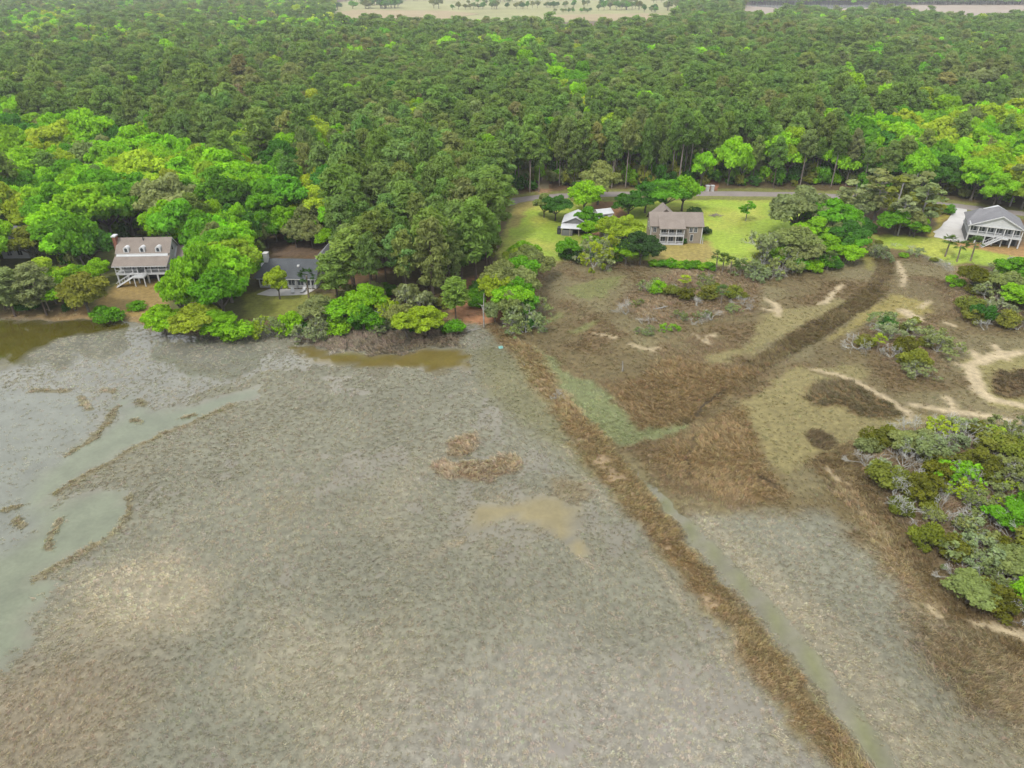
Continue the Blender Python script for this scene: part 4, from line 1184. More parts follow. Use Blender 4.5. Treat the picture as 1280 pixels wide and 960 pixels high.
NAME = {'broad': 'broadleaf_tree', 'pine': 'pine_tree', 'trunky': 'pine_tree', 'slim': 'slender_tree', 'shrub': 'shrub', 'lichen': 'lichen_tree', 'dead': 'dead_tree', 'palm': 'palm_tree'}
CAT = {'broad': 'tree', 'pine': 'pine tree', 'trunky': 'pine tree', 'slim': 'tree', 'shrub': 'shrub', 'lichen': 'tree', 'dead': 'dead tree', 'palm': 'palm tree'}

LEAFK = 1.75
TONE = {k: alb(*v) * LEAFK for k, v in {
    'lime': (138, 190, 44), 'yellow': (162, 186, 56), 'green': (106, 164, 44), 'deep': (76, 126, 48), 'olive': (134, 142, 60), 'grey': (140, 152, 96), 'pine': (118, 148, 78), 'pine2': (134, 162, 80),
    'pinebrown': (138, 148, 88), 'sage': (150, 164, 116), 'dark': (62, 92, 54), 'palm': (96, 120, 62), 'darkolive': (112, 118, 46)}.items()}
counter = {}


def plant(kind, x, y, h, w, tone, label, group=None, z=None, rz=None, var=.12, name=None, cat=None):
    """one tree or bush: Empty at its foot, crown and trunk as parts. w = crown width in metres"""
    i = counter.get(kind, 0); counter[kind] = i + 1
    crown, stem = KINDS[kind][i % len(KINDS[kind])]
    if z is None: z = gz(x, y)
    o = empty(name or NAME[kind], (x, y, z - .05), random.uniform(0, 6.28) if rz is None else rz, label, cat or CAT[kind], group)
    nat = {'broad': .95, 'pine': .40, 'trunky': .40, 'slim': .42, 'shrub': 1.15, 'lichen': 1.3, 'dead': 1.2, 'palm': .62}[kind]
    o.scale = (w / nat, w / nat, h)
    t = np.array(TONE[tone] if isinstance(tone, str) else tone) * (1 + random.uniform(-var, var)) * np.array([1 + random.uniform(-.07, .07), 1, 1 + random.uniform(-.15, .15)])
    cn, sn = PARTS[kind]
    if cn:
        c = link(cn, crown, o); c.color = (*t, 1)
    s = link(sn, stem, o)
    return o

# ------------------------------------------------------------------ trees and bushes one can point to (foot position in photograph pixels)
def T(kind, px, py, h, w, tone, label, zl=UP_Z, **kw):
    x, y, _ = G(px, py, zl)
    fh, fw = SIZE[kind]
    return plant(kind, x, y, h * fh, w * fw, tone, label, **kw)


S = 'trees along the shore'
SIZE = {'broad': (1.08, 1.38), 'pine': (1.05, 1.15), 'slim': (1.05, 1.35), 'shrub': (1.4, 1.08), 'lichen': (1.1, 1.2), 'dead': (1.1, 1.1), 'palm': (1.05, 1.15)}
for a in [
    # west shore
    ('pine', 18, 392, 12, 8.5, 'grey', 'grey-green spreading tree leaning over the bank at the western photo edge'),
    ('broad', -25, 392, 11, 9, 'green', 'green tree cut by the western photo edge above the pool'),
    ('broad', 62, 372, 9.5, 9, 'yellow', 'bright yellow-green tree hiding the grey-roofed house'),
    ('broad', 92, 372, 8.5, 7, 'lime', 'lime tree between the yellow-green tree and the white raised cottage'),
    ('broad', 112, 392, 11, 8.5, 'olive', 'olive-green tree on the bank in front of the raised cottage stairs'),
    ('shrub', 135, 398, 4.0, 7, 'green', 'round bright green bush on the bank below the raised cottage lawn'),
    ('palm', 62, 388, 4.5, 3.2, 'palm', 'small palm on the western bank below the yellow-green tree'),
    ('shrub', 84, 388, 1.6, 2.6, 'deep', 'low dark green bush beside the small western palm'),
    ('shrub', 172, 386, 1.5, 4.5, 'green', 'low green hedge clump at the foot of the raised cottage lawn'),
    ('broad', 118, 338, 13, 9, 'deep', 'dark green tree at the chimney end of the raised cottage'),
    ('broad', 84, 326, 13, 11, 'green', 'broad green tree between grey-roofed house and raised cottage'),
    ('broad', 46, 330, 10, 9, 'olive', 'olive tree behind the grey-roofed house wing'),
    ('broad', 240, 308, 14, 8, 'lime', 'lime tree behind the wing end of the raised cottage'),
    ('broad', 262, 330, 15, 10, 'green', 'green tree behind the tallest lime tree'),
    ('broad', 292, 346, 13, 10, 'lime', 'lime tree behind the mid-green tree, toward the slate-roofed house'),
    ('broad', 304, 318, 14, 10, 'deep', 'deep green tree behind the chimney end palm'),
    ('broad', 334, 306, 10, 7, 'green', 'green tree behind the slate-roofed house, nearest its chimney'),
    ('broad', 360, 300, 11, 7.5, 'lime', 'lime tree behind the middle of the slate-roofed house'),
    ('broad', 386, 298, 11, 7.5, 'grey', 'grey-green tree behind the slate-roofed house, nearest its wing'),
    # big lime mass between the two houses
    ('broad', 206, 414, 7.0, 6.2, 'lime', 'lime tree hanging over the water just east of the raised cottage lawn'),
    ('broad', 234, 404, 12.5, 7.0, 'lime', 'tall lime tree directly beside the raised cottage porch, over the water'),
    ('broad', 262, 388, 16.0, 8.0, 'lime', 'tallest lime tree between raised cottage and slate-roofed house'),
    ('broad', 252, 418, 8.0, 7.5, 'yellow', 'yellow-lime waterside tree with pale bare twigs in the lime clump'),
    ('broad', 282, 402, 13, 9.5, 'green', 'mid-green tree on the slate-roofed house side of the lime clump'),
    ('broad', 272, 418, 6.5, 7, 'lime', 'low lime tree leaning over the marsh under the lime clump'),
    ('shrub', 300, 420, 4.4, 7.5, 'lime', 'lime bush at the water edge below the slate-roofed house lawn'),
    # slate house garden
    ('broad', 350, 374, 8.2, 5.0, 'yellow', 'single lime tree with visible trunk standing before the slate-roofed house'),
    ('palm', 326, 334, 7.0, 4.6, 'palm', 'palm rising behind the chimney end of the slate-roofed house'),
    ('palm', 386, 372, 7.2, 4.2, 'dark', 'dark palm at the front wall of the slate-roofed house'),
    ('broad', 305, 356, 9.5, 7.5, 'green', 'green tree at the chimney end of the slate-roofed house'),
    ('pine', 424, 386, 14.0, 8.0, 'pine', 'broad pine beside the terrace of the slate-roofed house'),
    ('pine', 446, 376, 18, 9.0, 'pine2', 'tall pine just behind the terrace pine, edge of the grove'),
    ('lichen', 336, 416, 5.2, 6.5, 'yellow', 'yellow-green twiggy bush on the shore below the single garden tree'),
    ('shrub', 362, 412, 4.4, 6.5, 'lime', 'lime bush on the shore below the terrace'),
    ('lichen', 388, 418, 5.0, 6.0, 'sage', 'grey twiggy tree with sparse leaves on the shore below the terrace'),
    ('broad', 400, 404, 7.0, 6.0, 'grey', 'grey-green tree on the shore below the terrace pine'),
    ('broad', 428, 404, 7.0, 6.5, 'lime', 'lime tree between the shore and the broad pine'),
    ('shrub', 445, 406, 4.0, 5.0, 'deep', 'dark green bush on the shore under the lime trees'),
    ('broad', 458, 400, 9.0, 7.5, 'lime', 'lime tree on the shore in front of the pine grove'),
    ('lichen', 486, 404, 7.0, 7.0, 'yellow', 'pale yellow-green tree with bare grey limbs before the pine grove'),
    ('shrub', 470, 408, 4.0, 5.5, 'green', 'bright green bush at the shoreline under the pine grove'),
    ('lichen', 512, 398, 8.5, 7.5, 'sage', 'sage-green tree with silvery limbs before the pine grove'),
    ('broad', 508, 418, 6.4, 6.0, 'yellow', 'drooping yellow-green tree overhanging the mud fringe'),
    ('broad', 532, 414, 6.6, 6.4, 'yellow', 'wide yellow-green tree overhanging the marsh below the orange clearing'),
    ('shrub', 567, 412, 3.2, 5.2, 'green', 'dense bright green bush at the edge of the orange clearing'),
    ('pine', 570, 398, 10.5, 6.0, 'pine2', 'small single pine in the orange clearing at the shore'),
    # point where the bank meets the land
    ('broad', 628, 372, 9.5, 7.0, 'grey', 'greyish tree at the lawn corner above the bank'),
    ('broad', 648, 364, 9.5, 7.5, 'green', 'green tree at the lawn corner beside the brown basin'),
    ('broad', 668, 346, 6.5, 7.0, 'grey', 'pale grey-green tree on the shore of the brown basin below the lawn'),
    ('broad', 640, 398, 8.5, 7.0, 'lime', 'lime tree near the head of the bank'),
    ('lichen', 656, 412, 6.5, 7.5, 'sage', 'silvery lichen-covered tree at the head of the bank'),
    ('lichen', 640, 414, 5.0, 5.5, 'grey', 'twiggy grey-green small tree beside the silvery lichen tree'),
    # lawn trees
    ('broad', 680, 272, 7.5, 5.5, 'grey', 'small pale tree at the road end of the lawn'),
    ('broad', 694, 276, 8.5, 7.0, 'deep', 'dark green round tree beside the barn'),
    ('broad', 730, 268, 11.5, 9.0, 'lime', 'bright lime tree behind the barn'),
    ('broad', 747, 256, 14.5, 10, 'grey', 'tall grey-green tree by the road behind the lime tree'),
    ('broad', 736, 300, 6.0, 5.0, 'lime', 'lime tree in front of the barn corner'),
    ('broad', 734, 288, 7.0, 6.0, 'green', 'green tree between barn and tan cottage'),
    ('lichen', 748, 326, 10.5, 10, 'yellow', 'open yellow-grey tree with bare limbs before the tan cottage'),
    ('lichen', 742, 330, 8.0, 8.0, 'sage', 'pale sage tree at the basin edge below the barn'),
    ('broad', 776, 312, 10.5, 8.0, 'yellow', 'yellow-lime tree hiding the west end of the tan house'),
    ('broad', 782, 328, 7.0, 6.0, 'lime', 'low lime tree at the basin edge under the yellow-lime tree'),
    ('broad', 800, 328, 9.5, 7.5, 'dark', 'dark cedar-like tree at the basin edge beside the tan house'),
    ('broad', 785, 272, 7.8, 8.5, 'deep', 'round dark green tree in the yard behind the tan cottage'),
    ('broad', 806, 266, 10, 8.5, 'deep', 'deep green tree behind the tan house roof, nearest the round dark tree'),
    ('broad', 830, 266, 11.5, 10, 'green', 'large green tree right behind the tan house roof'),
    ('broad', 852, 264, 12, 9.0, 'lime', 'lime tree behind the east end of the tan house'),
    ('shrub', 868, 272, 3.2, 5.0, 'dark', 'dark bush row end behind the tan house, by the road'),
    ('shrub', 864, 280, 3.0, 4.5, 'deep', 'dark bush at the back corner of the tan house'),
    ('shrub', 882, 292, 2.0, 3.6, 'dark', 'dark bush around the pale utility box'),
    ('shrub', 854, 305, 1.8, 2.0, 'deep', 'small bush against the front of the tan house'),
    ('shrub', 722, 325, 3.2, 3.6, 'dark', 'dark bush at the basin edge below the lawn'),
    ('shrub', 706, 322, 3.0, 4.0, 'deep', 'deep green bush between lawn and basin'),
    ('slim', 932, 276, 6.5, 4.0, 'green', 'lone sapling in the middle of the open lawn'),
    # thicket east of the open lawn
    ('broad', 992, 296, 15, 12.5, 'grey', 'large pale oak on the eastern side of the open lawn'),
    ('broad', 1030, 300, 12.5, 12, 'green', 'large green oak in the thicket east of the lawn'),
    ('broad', 1014, 312, 9.0, 8.5, 'lime', 'lime tree low in the thicket east of the lawn'),
    ('broad', 1052, 314, 9.0, 8.0, 'deep', 'dark tree on the thicket side nearest the old track'),
    ('broad', 1060, 326, 5.5, 6.0, 'lime', 'small lime tree at the mouth of the old track'),
    ('lichen', 956, 328, 9.5, 11, 'sage', 'big silvery lichen tree at the basin side of the lawn'),
    ('lichen', 940, 340, 6.0, 8.0, 'sage', 'low silvery twig tree beside the palms'),
    ('lichen', 976, 336, 6.5, 8.0, 'grey', 'grey twiggy tree below the pale oak'),
    ('shrub', 996, 334, 3.4, 6.0, 'green', 'green bush at the basin edge below the large oaks'),
    ('shrub', 1016, 336, 3.0, 5.5, 'lime', 'lime bush at the basin edge below the green oak'),
    ('palm', 1034, 334, 5.0, 4.0, 'palm', 'palm at the basin edge below the thicket'),
    ('shrub', 1040, 332, 3.2, 5.5, 'deep', 'dark bush beside the basin palm'),
    # trees between old track and white house
    ('slim', 1092, 276, 16, 8.5, 'grey', 'tall slim pale tree at the corner of the old track and road'),
    ('slim', 1112, 286, 17, 9.0, 'olive', 'tall slim olive tree over the old track'),
    ('slim', 1130, 282, 18, 9.5, 'grey', 'tallest slim grey-green tree between old track and white house drive'),
    ('slim', 1146, 290, 15, 8.0, 'sage', 'slim sage tree toward the white house drive'),
    ('slim', 1160, 286, 14, 7.5, 'olive', 'slim olive tree nearest the white house drive'),
    ('broad', 1118, 294, 8.0, 8.5, 'green', 'green tree low among the slim trees'),
    ('broad', 1142, 296, 6.5, 6.5, 'lime', 'small lime tree at the meadow edge below the slim trees'),
    ('lichen', 1098, 318, 4.0, 5.0, 'sage', 'silvery bush at the foot of the old track'),
    ('lichen', 1112, 322, 3.4, 5.0, 'sage', 'small grey twig bush on the basin side of the meadow'),
    ('shrub', 1185, 268, 3.0, 4.2, 'green', 'round green bush beside the concrete drive by the road'),
    ('palm', 1182, 318, 6.2, 4.2, 'palm', 'palm on the meadow below the concrete drive'),
    ('palm', 1197, 324, 6.0, 4.0, 'palm', 'middle one of three palms before the white house'),
    ('palm', 1213, 326, 6.6, 4.2, 'palm', 'palm on the meadow below the white house stairs'),
    ('broad', 1240, 262, 12, 8, 'lime', 'lime tree at the road behind the white house'),
    ('broad', 1276, 262, 13, 9, 'yellow', 'yellow-lime tree behind the white house at the eastern photo edge'),
    ('slim', 1262, 258, 15, 7, 'grey', 'pale-trunked slim tree behind the white house'),
]:
    k, px, py, h, w, tone, lab = a
    T(k, px, py, h, w, tone, lab, group=S if py > 380 and px < 680 else None)

for i, px in enumerate((818, 828, 838, 848, 858, 868, 878, 888)):
    T('shrub', px, 329 + (px - 818) * .08, 1.7 + .3 * (i % 3), 3.6, 'green' if i % 3 else 'lime', 'bright green bush in the low hedge between tan house lawn and basin', group='hedge along the lawn foot')
for i, (px, py, h) in enumerate(((895, 338, 5.6), (903, 339, 5.2), (913, 341, 4.4), (925, 344, 4.0))):
    T('palm', px, py, h, 3.6, 'palm', ('palm nearest the low hedge end', 'second palm from the low hedge end', 'third palm from the low hedge, by the sandy gap', 'low palm beyond the sandy gap, beside silvery twigs')[i], zl=.6)

# scrub in the brown basin, islet, eastern wood, shrub island
for a in [
    ('dead', 783, 392, 4.2, 6.0, 'sage', 'bleached white dead tree in the brown basin scrub'), ('lichen', 812, 362, 3.6, 4.6, 'sage', 'silvery lime bush at the lawn side of the basin scrub'),
    ('shrub', 820, 366, 2.8, 4.6, 'lime', 'lime bush in the basin scrub below the tan house'), ('shrub', 838, 368, 2.4, 5.0, 'olive', 'olive bush in the middle of the basin scrub'),
    ('palm', 856, 360, 3.2, 3.6, 'yellow', 'yellow-topped low palm in the basin scrub'), ('shrub', 857, 374, 2.8, 4.4, 'darkolive', 'dark olive bush under the yellow-topped palm'),
    ('lichen', 880, 358, 3.2, 5.0, 'grey', 'grey twiggy bush in the basin scrub below the hedge'), ('shrub', 884, 374, 3.2, 5.4, 'olive', 'large olive bush on the eastern side of the basin scrub'),
    ('palm', 901, 380, 4.6, 3.4, 'palm', 'slender palm standing alone in the brown basin'), ('dead', 890, 400, 3.2, 5.4, 'sage', 'pale grey bare bush below the slender basin palm'),
    ('shrub', 916, 372, 2.8, 4.2, 'olive', 'olive bush between slender palm and the silvery trees'), ('dead', 931, 382, 3.0, 5.0, 'sage', 'grey bare bush at the eastern end of the basin scrub'),
    ('lichen', 838, 411, 2.2, 4.0, 'lime', 'small lime and silver bush alone in the basin mud'), ('dead', 803, 404, 1.6, 3.0, 'sage', 'small pale twig heap below the bleached dead tree'),
    ('lichen', 806, 414, 1.6, 3.6, 'grey', 'low grey twig bush near the sand streak'),
    # islet
    ('dead', 1072, 436, 4.0, 6.5, 'sage', 'bare silver tree at the western tip of the islet'), ('palm', 1096, 440, 4.0, 3.0, 'yellow', 'small yellow-green palm on the islet'),
    ('lichen', 1108, 426, 4.0, 6.0, 'sage', 'sage tree on the islet behind the small palm'), ('lichen', 1132, 420, 4.0, 6.0, 'sage', 'silvery sage tree at the back of the islet'),
    ('shrub', 1128, 442, 3.4, 5.2, 'darkolive', 'dark olive bush in the middle of the islet'), ('shrub', 1142, 458, 3.4, 6.0, 'olive', 'olive bush at the front of the islet'),
    ('lichen', 1152, 468, 3.2, 5.4, 'sage', 'silvery bush at the front tip of the islet'), ('lichen', 1170, 440, 4.2, 7.0, 'grey', 'grey-green lichen tree on the eastern side of the islet'),
    ('dead', 1113, 448, 3.4, 4.2, 'sage', 'bare grey limbs between the islet palm and dark bush'), ('shrub', 1108, 412, 2.6, 4.6, 'deep', 'small green bush at the back of the islet'),
    # eastern wood
    ('broad', 1212, 364, 6.5, 6.0, 'darkolive', 'dark olive tree at the tip of the eastern wood'), ('shrub', 1192, 358, 2.4, 4.4, 'lime', 'lime bush at the meadow corner of the eastern wood'),
    ('lichen', 1232, 378, 5.0, 6.5, 'sage', 'silvery tree in the eastern wood'), ('shrub', 1206, 392, 4.0, 6.0, 'olive', 'olive bush facing the sand, eastern wood'), ('shrub', 1226, 402, 3.8, 6.0, 'deep', 'dark green bush at the front of the eastern wood'),
    ('broad', 1252, 372, 6.5, 7.0, 'grey', 'grey-green tree at the top of the eastern wood'), ('broad', 1272, 388, 6.0, 7.5, 'lime', 'lime tree in the eastern wood at the photo edge'), ('shrub', 1256, 408, 3.6, 5.6, 'olive', 'olive bush at the lower side of the eastern wood'),
    ('dead', 1232, 412, 2.8, 4.6, 'sage', 'bare silver bush at the foot of the eastern wood'), ('dead', 1272, 412, 3.0, 4.6, 'sage', 'bare grey bush below the lime tree of the eastern wood'), ('broad', 1262, 352, 6.0, 6.5, 'green', 'green tree at the meadow side of the eastern wood'),
    ('lichen', 1240, 350, 4.5, 5.5, 'sage', 'pale twig tree by the meadow at the eastern wood'), ('broad', 1300, 380, 7, 8, 'green', 'green tree at the eastern photo edge beyond the lime tree'), ('broad', 1306, 352, 7, 8, 'grey', 'grey-green tree at the eastern photo edge by the meadow'), ('shrub', 1300, 412, 4, 7, 'olive', 'olive bush at the eastern photo edge below the wood'),
]:
    k, px, py, h, w, tone, lab = a
    T(k, px, py, h, w, tone, lab, zl=.3)
ISL = 'bushes and trees of the shrub island'
for a in [
    ('dead', 1084, 582, 3.4, 5.4, 'sage', 'bare silver tree at the western tip of the shrub island'), ('shrub', 1108, 606, 3.6, 6.4, 'olive', 'olive bush at the western shore of the shrub island'),
    ('dead', 1118, 640, 3.6, 6.2, 'sage', 'sprawling bare grey limbs at the western shore of the shrub island'), ('shrub', 1148, 622, 3.6, 6.2, 'darkolive', 'yellow-olive dome bush west of the island middle'),
    ('shrub', 1172, 604, 3.4, 5.6, 'darkolive', 'second yellow-olive dome bush, behind the first'), ('lichen', 1150, 578, 4.6, 6.6, 'sage', 'silvery lichen tree at the back of the shrub island'),
    ('broad', 1130, 564, 3.6, 4.6, 'grey', 'pale green small tree at the back western corner of the island'), ('lichen', 1178, 560, 4.4, 6.0, 'sage', 'grey-green lichen tree on the island ridge'),
    ('shrub', 1214, 590, 3.6, 6.8, 'darkolive', 'wide dark olive bush in the island middle'), ('shrub', 1240, 562, 3.2, 6.6, 'olive', 'olive bush on the back shore of the island'),
    ('lichen', 1210, 548, 3.4, 5.6, 'sage', 'silver-twigged bush on the back shore of the island'), ('lichen', 1196, 606, 4.2, 6.0, 'lime', 'lime lichen tree in the island middle'),
    ('dead', 1176, 650, 4.4, 5.0, 'sage', 'tall crooked bare limbs in the island middle'), ('shrub', 1156, 682, 3.4, 5.2, 'olive', 'olive bush at the southwestern island shore'),
    ('shrub', 1186, 696, 3.2, 4.6, 'darkolive', 'dark olive bush behind the fallen stump'), ('lichen', 1204, 676, 4.0, 5.6, 'sage', 'sage lichen tree over bare island soil'),
    ('lichen', 1222, 700, 3.8, 5.2, 'sage', 'pale silver tree beside the largest pale green bush tree'), ('broad', 1208, 752, 4.0, 5.0, 'grey', 'largest pale green bush tree at the southern island shore'),
    ('shrub', 1242, 758, 3.4, 6.0, 'darkolive', 'dark olive bush at the southern island shore'), ('broad', 1262, 660, 4.0, 5.0, 'green', 'bright green tree in the eastern half of the island'),
    ('lichen', 1270, 606, 4.4, 7.0, 'grey', 'grey-green crooked tree at the photo edge on the island'), ('shrub', 1262, 570, 3.4, 6.6, 'olive', 'olive bush at the back photo edge of the island'),
    ('broad', 1272, 720, 3.8, 4.6, 'grey', 'lime tree at the photo edge of the island'), ('dead', 1272, 756, 3.2, 5.4, 'sage', 'bare grey limbs at the southern photo edge of the island'),
    ('lichen', 1240, 626, 3.4, 4.6, 'grey', 'low pale tree behind the bright green island tree'), ('shrub', 1160, 640, 1.8, 3.0, 'olive', 'small olive bush under the crooked bare limbs'),
    ('shrub', 1296, 640, 4, 7, 'green', 'green bush just inside the photo edge of the island'), ('shrub', 1300, 700, 4, 7, 'olive', 'olive bush just inside the photo edge of the island, lower'), ('dead', 1238, 690, 2.4, 4.0, 'sage', 'pale fallen twigs in the island clearing'), ('shrub', 1288, 756, 3.6, 5, 'lime', 'lime bush at the lower photo edge of the island'),
]:
    k, px, py, h, w, tone, lab = a
    T(k, px, py, h, w, tone, lab, zl=.4, group=ISL)

# filler: lesser trees and bushes of each clump, told apart only by clump and colour
def fill(poly, n, kinds, zl, what, group, seed, gap=2.4, avoid=()):
    rs = np.random.RandomState(seed); w = np.array(gp(poly, zl)); done = []
    for _ in range(4000):
        if len(done) >= n: break
        x, y = rs.uniform(w[:, 0].min(), w[:, 0].max()), rs.uniform(w[:, 1].min(), w[:, 1].max())
        if poly_sdf(np.array([x]), np.array([y]), w, 50)[0] < .3: continue
        if any(math.hypot(x - a, y - b) < gap for a, b in done): continue
        done.append((x, y)); k, h, wd, tn = kinds[rs.randint(len(kinds))]; f = rs.uniform(.75, 1.25)
        tw = {'lime': 'lime', 'yellow': 'yellow-green', 'green': 'bright green', 'deep': 'deep green', 'olive': 'olive', 'darkolive': 'dark olive', 'grey': 'grey-green', 'sage': 'silvery sage', 'dark': 'dark green', 'palm': 'green'}[tn]
        kw = {'broad': 'tree', 'shrub': 'bush', 'lichen': 'twiggy tree', 'dead': 'bare grey tree', 'slim': 'slim tree', 'palm': 'palm', 'pine': 'pine'}[k]
        lb = ('bare silver-grey dead bush ' if k == 'dead' else 'lesser %s %s ' % (tw, kw)) + what
        plant(k, x, y, h * f, wd * f * rs.uniform(.9, 1.1), tn, lb, group + ': ' + lb)


fill([(985, 300), (1000, 285), (1050, 280), (1075, 300), (1066, 326), (1030, 334), (990, 330), (965, 330)], 20, [('shrub', 4.5, 6, 'green'), ('broad', 7, 8, 'lime'), ('broad', 9, 9, 'grey'), ('shrub', 3.5, 6, 'deep'), ('lichen', 5, 7, 'sage'), ('broad', 8, 8, 'green')], UP_Z, 'inside the oak thicket east of the open lawn', 'oak thicket', 31, 3.2)
fill([(1040, 262), (1080, 256), (1120, 262), (1172, 268), (1166, 292), (1130, 298), (1092, 290), (1060, 288)], 24, [('shrub', 4, 6, 'green'), ('broad', 9, 8, 'grey'), ('broad', 8, 7, 'olive'), ('slim', 13, 9, 'grey'), ('slim', 14, 9, 'sage'), ('shrub', 3.5, 5, 'deep'), ('lichen', 6, 7, 'sage')], UP_Z, 'under the slim trees between old track and white house drive', 'slim tree stand', 32, 3.4)
fill([(930, 330), (950, 322), (985, 326), (985, 345), (950, 350), (932, 346)], 12, [('lichen', 4.5, 6.5, 'sage'), ('lichen', 4, 6, 'grey'), ('dead', 3, 5, 'sage'), ('shrub', 2.6, 4.5, 'olive')], .6, 'among the silvery trees at the basin side of the lawn', 'silvery trees', 33, 2.4)
fill(ISLAND[:4] + [(1330, 560), (1330, 748), (1270, 746)] + ISLAND[8:], 62, [('shrub', 3.0, 4.2, 'darkolive'), ('dead', 4.2, 6.4, 'sage'), ('shrub', 3.2, 4.4, 'olive'), ('dead', 4.0, 6.0, 'sage'), ('dead', 3.8, 5.8, 'sage'), ('lichen', 3.6, 5.5, 'sage'), ('lichen', 3.4, 5, 'grey'), ('dead', 2.8, 4.6, 'sage'), ('dead', 3.2, 5, 'sage'), ('shrub', 2.6, 4, 'grey'), ('lichen', 3.6, 5.4, 'grey'), ('lichen', 3.4, 5.0, 'yellow')], .4, 'filling the shrub island', ISL, 34, 2.3)
fill(ISLET, 9, [('shrub', 2.4, 4.2, 'olive'), ('lichen', 3.2, 5, 'sage'), ('dead', 2.6, 4.4, 'sage'), ('lichen', 3, 4.6, 'grey')], .3, 'filling the islet', 'islet bushes', 35, 2.6)
fill([(1200, 360), (1235, 340), (1330, 345), (1330, 415), (1255, 402), (1215, 404), (1196, 390)], 24, [('shrub', 3, 5, 'olive'), ('lichen', 4.2, 6, 'sage'), ('dead', 3, 4.6, 'sage'), ('shrub', 3.4, 5, 'green'), ('broad', 5.5, 6, 'grey'), ('broad', 5.5, 6, 'lime'), ('shrub', 3, 5, 'darkolive')], .5, 'filling the eastern wood', 'eastern wood bushes', 36, 2.8)
fill(SCRUB, 14, [('shrub', 1.8, 3.6, 'olive'), ('lichen', 2.4, 4, 'grey'), ('dead', 2, 4, 'sage'), ('dead', 1.6, 3.4, 'sage'), ('lichen', 2.2, 3.6, 'sage')], .2, 'scattered in the basin scrub', 'basin scrub bushes', 37, 3.4)
fill([(700, 322), (716, 300), (760, 300), (806, 308), (808, 328), (740, 330)], 12, [('broad', 6.5, 6.5, 'yellow'), ('broad', 6, 6, 'green'), ('shrub', 3, 5, 'deep'), ('lichen', 6, 7, 'sage'), ('shrub', 3, 4.5, 'lime')], UP_Z, 'in the tree clump before barn and cottage', 'clump before the barn', 38, 3.0)
fill([(318, 414), (380, 398), (470, 398), (545, 402), (540, 414), (460, 412), (380, 418)], 22, [('shrub', 4, 5, 'lime'), ('lichen', 5.5, 6.5, 'grey'), ('broad', 7.0, 6, 'grey'), ('lichen', 4.5, 6, 'sage'), ('shrub', 3.4, 5, 'deep'), ('broad', 7.5, 6.5, 'green'), ('dead', 3.5, 5, 'sage')], UP_Z * .8, 'in the shore thicket below terrace and grove', 'shore thicket', 39, 3.4)
fill([(430, 392), (440, 366), (520, 362), (602, 362), (600, 390), (520, 398)], 18, [('shrub', 3.0, 5, 'green'), ('shrub', 3.4, 5, 'lime'), ('shrub', 2.6, 4.5, 'deep'), ('broad', 6, 5.5, 'grey'), ('shrub', 2.6, 4.5, 'olive')], UP_Z, 'under the front pines of the grove', 'grove undergrowth', 43, 3.4)
fill([(60, 366), (84, 346), (128, 320), (142, 340), (124, 372), (100, 380)], 8, [('shrub', 3.0, 5, 'green'), ('shrub', 3.4, 5, 'deep'), ('broad', 7, 6, 'lime'), ('shrub', 2.6, 4.5, 'lime')], UP_Z, 'at the chimney side of the raised cottage', 'cottage side planting', 44, 4.0)
fill([(326, 314), (345, 302), (412, 300), (416, 318), (400, 316), (350, 312)], 8, [('broad', 7.5, 6.5, 'green'), ('shrub', 3.4, 5.5, 'deep'), ('broad', 8.5, 7, 'lime'), ('broad', 8, 6.5, 'grey')], UP_Z, 'closing in behind the slate-roofed house', 'trees behind the slate-roofed house', 45, 4.2)
fill([(615, 408), (612, 372), (624, 345), (650, 336), (676, 338), (670, 372), (672, 404)], 16, [('broad', 8, 7, 'grey'), ('broad', 7.5, 7, 'lime'), ('broad', 7, 6.5, 'green'), ('lichen', 5, 6, 'sage'), ('shrub', 3.5, 5, 'deep'), ('broad', 7, 6.5, 'yellow')], UP_Z * .9, 'in the clump at the head of the bank', 'clump at the bank head', 40, 3.4)
fill([(-10, 392), (0, 366), (60, 362), (110, 366), (104, 394), (60, 394)], 9, [('broad', 8, 8, 'green'), ('shrub', 3, 5, 'deep'), ('broad', 7.5, 8, 'lime'), ('pine', 11, 7, 'grey')], UP_Z * .8, 'on the western bank', 'western bank trees', 41, 5.0)
fill([(1075, 300), (1120, 304), (1160, 314), (1190, 330), (1130, 322), (1090, 318)], 9, [('shrub', 1.6, 3, 'olive'), ('lichen', 2.2, 4, 'sage'), ('dead', 2, 4, 'sage'), ('shrub', 1.4, 3, 'lime')], .6, 'on the wet margin of the meadow', 'meadow margin bushes', 42, 4.0)

# ------------------------------------------------------------------ small things
def log(name, px, py, L, r, rz, label, cat, mat='bark_pale', tilt=.0, zl=.2, k=0):
    x, y, _ = G(px, py, zl); z = gz(x, y)
    b = MB(); rs = np.random.RandomState(k + 3); tips = []
    b.tube([(-L / 2, 0, r), (0, .08 * L * rs.uniform(-1, 1), r * 1.1 + tilt * L * .5), (L / 2, 0, r + tilt * L)], [r, r * .85, r * .4], 6)
    for j in range(3):
        t = rs.uniform(-.3, .45) * L; b.tube([(t, 0, r), (t + rs.uniform(-.2, .3) * L, rs.uniform(-.3, .3) * L, r + rs.uniform(.1, .3) * L)], [r * .5, r * .2], 4)
    o = empty(name, (x, y, z), rz, label, cat); b.build('stem', mat, o)
    return o


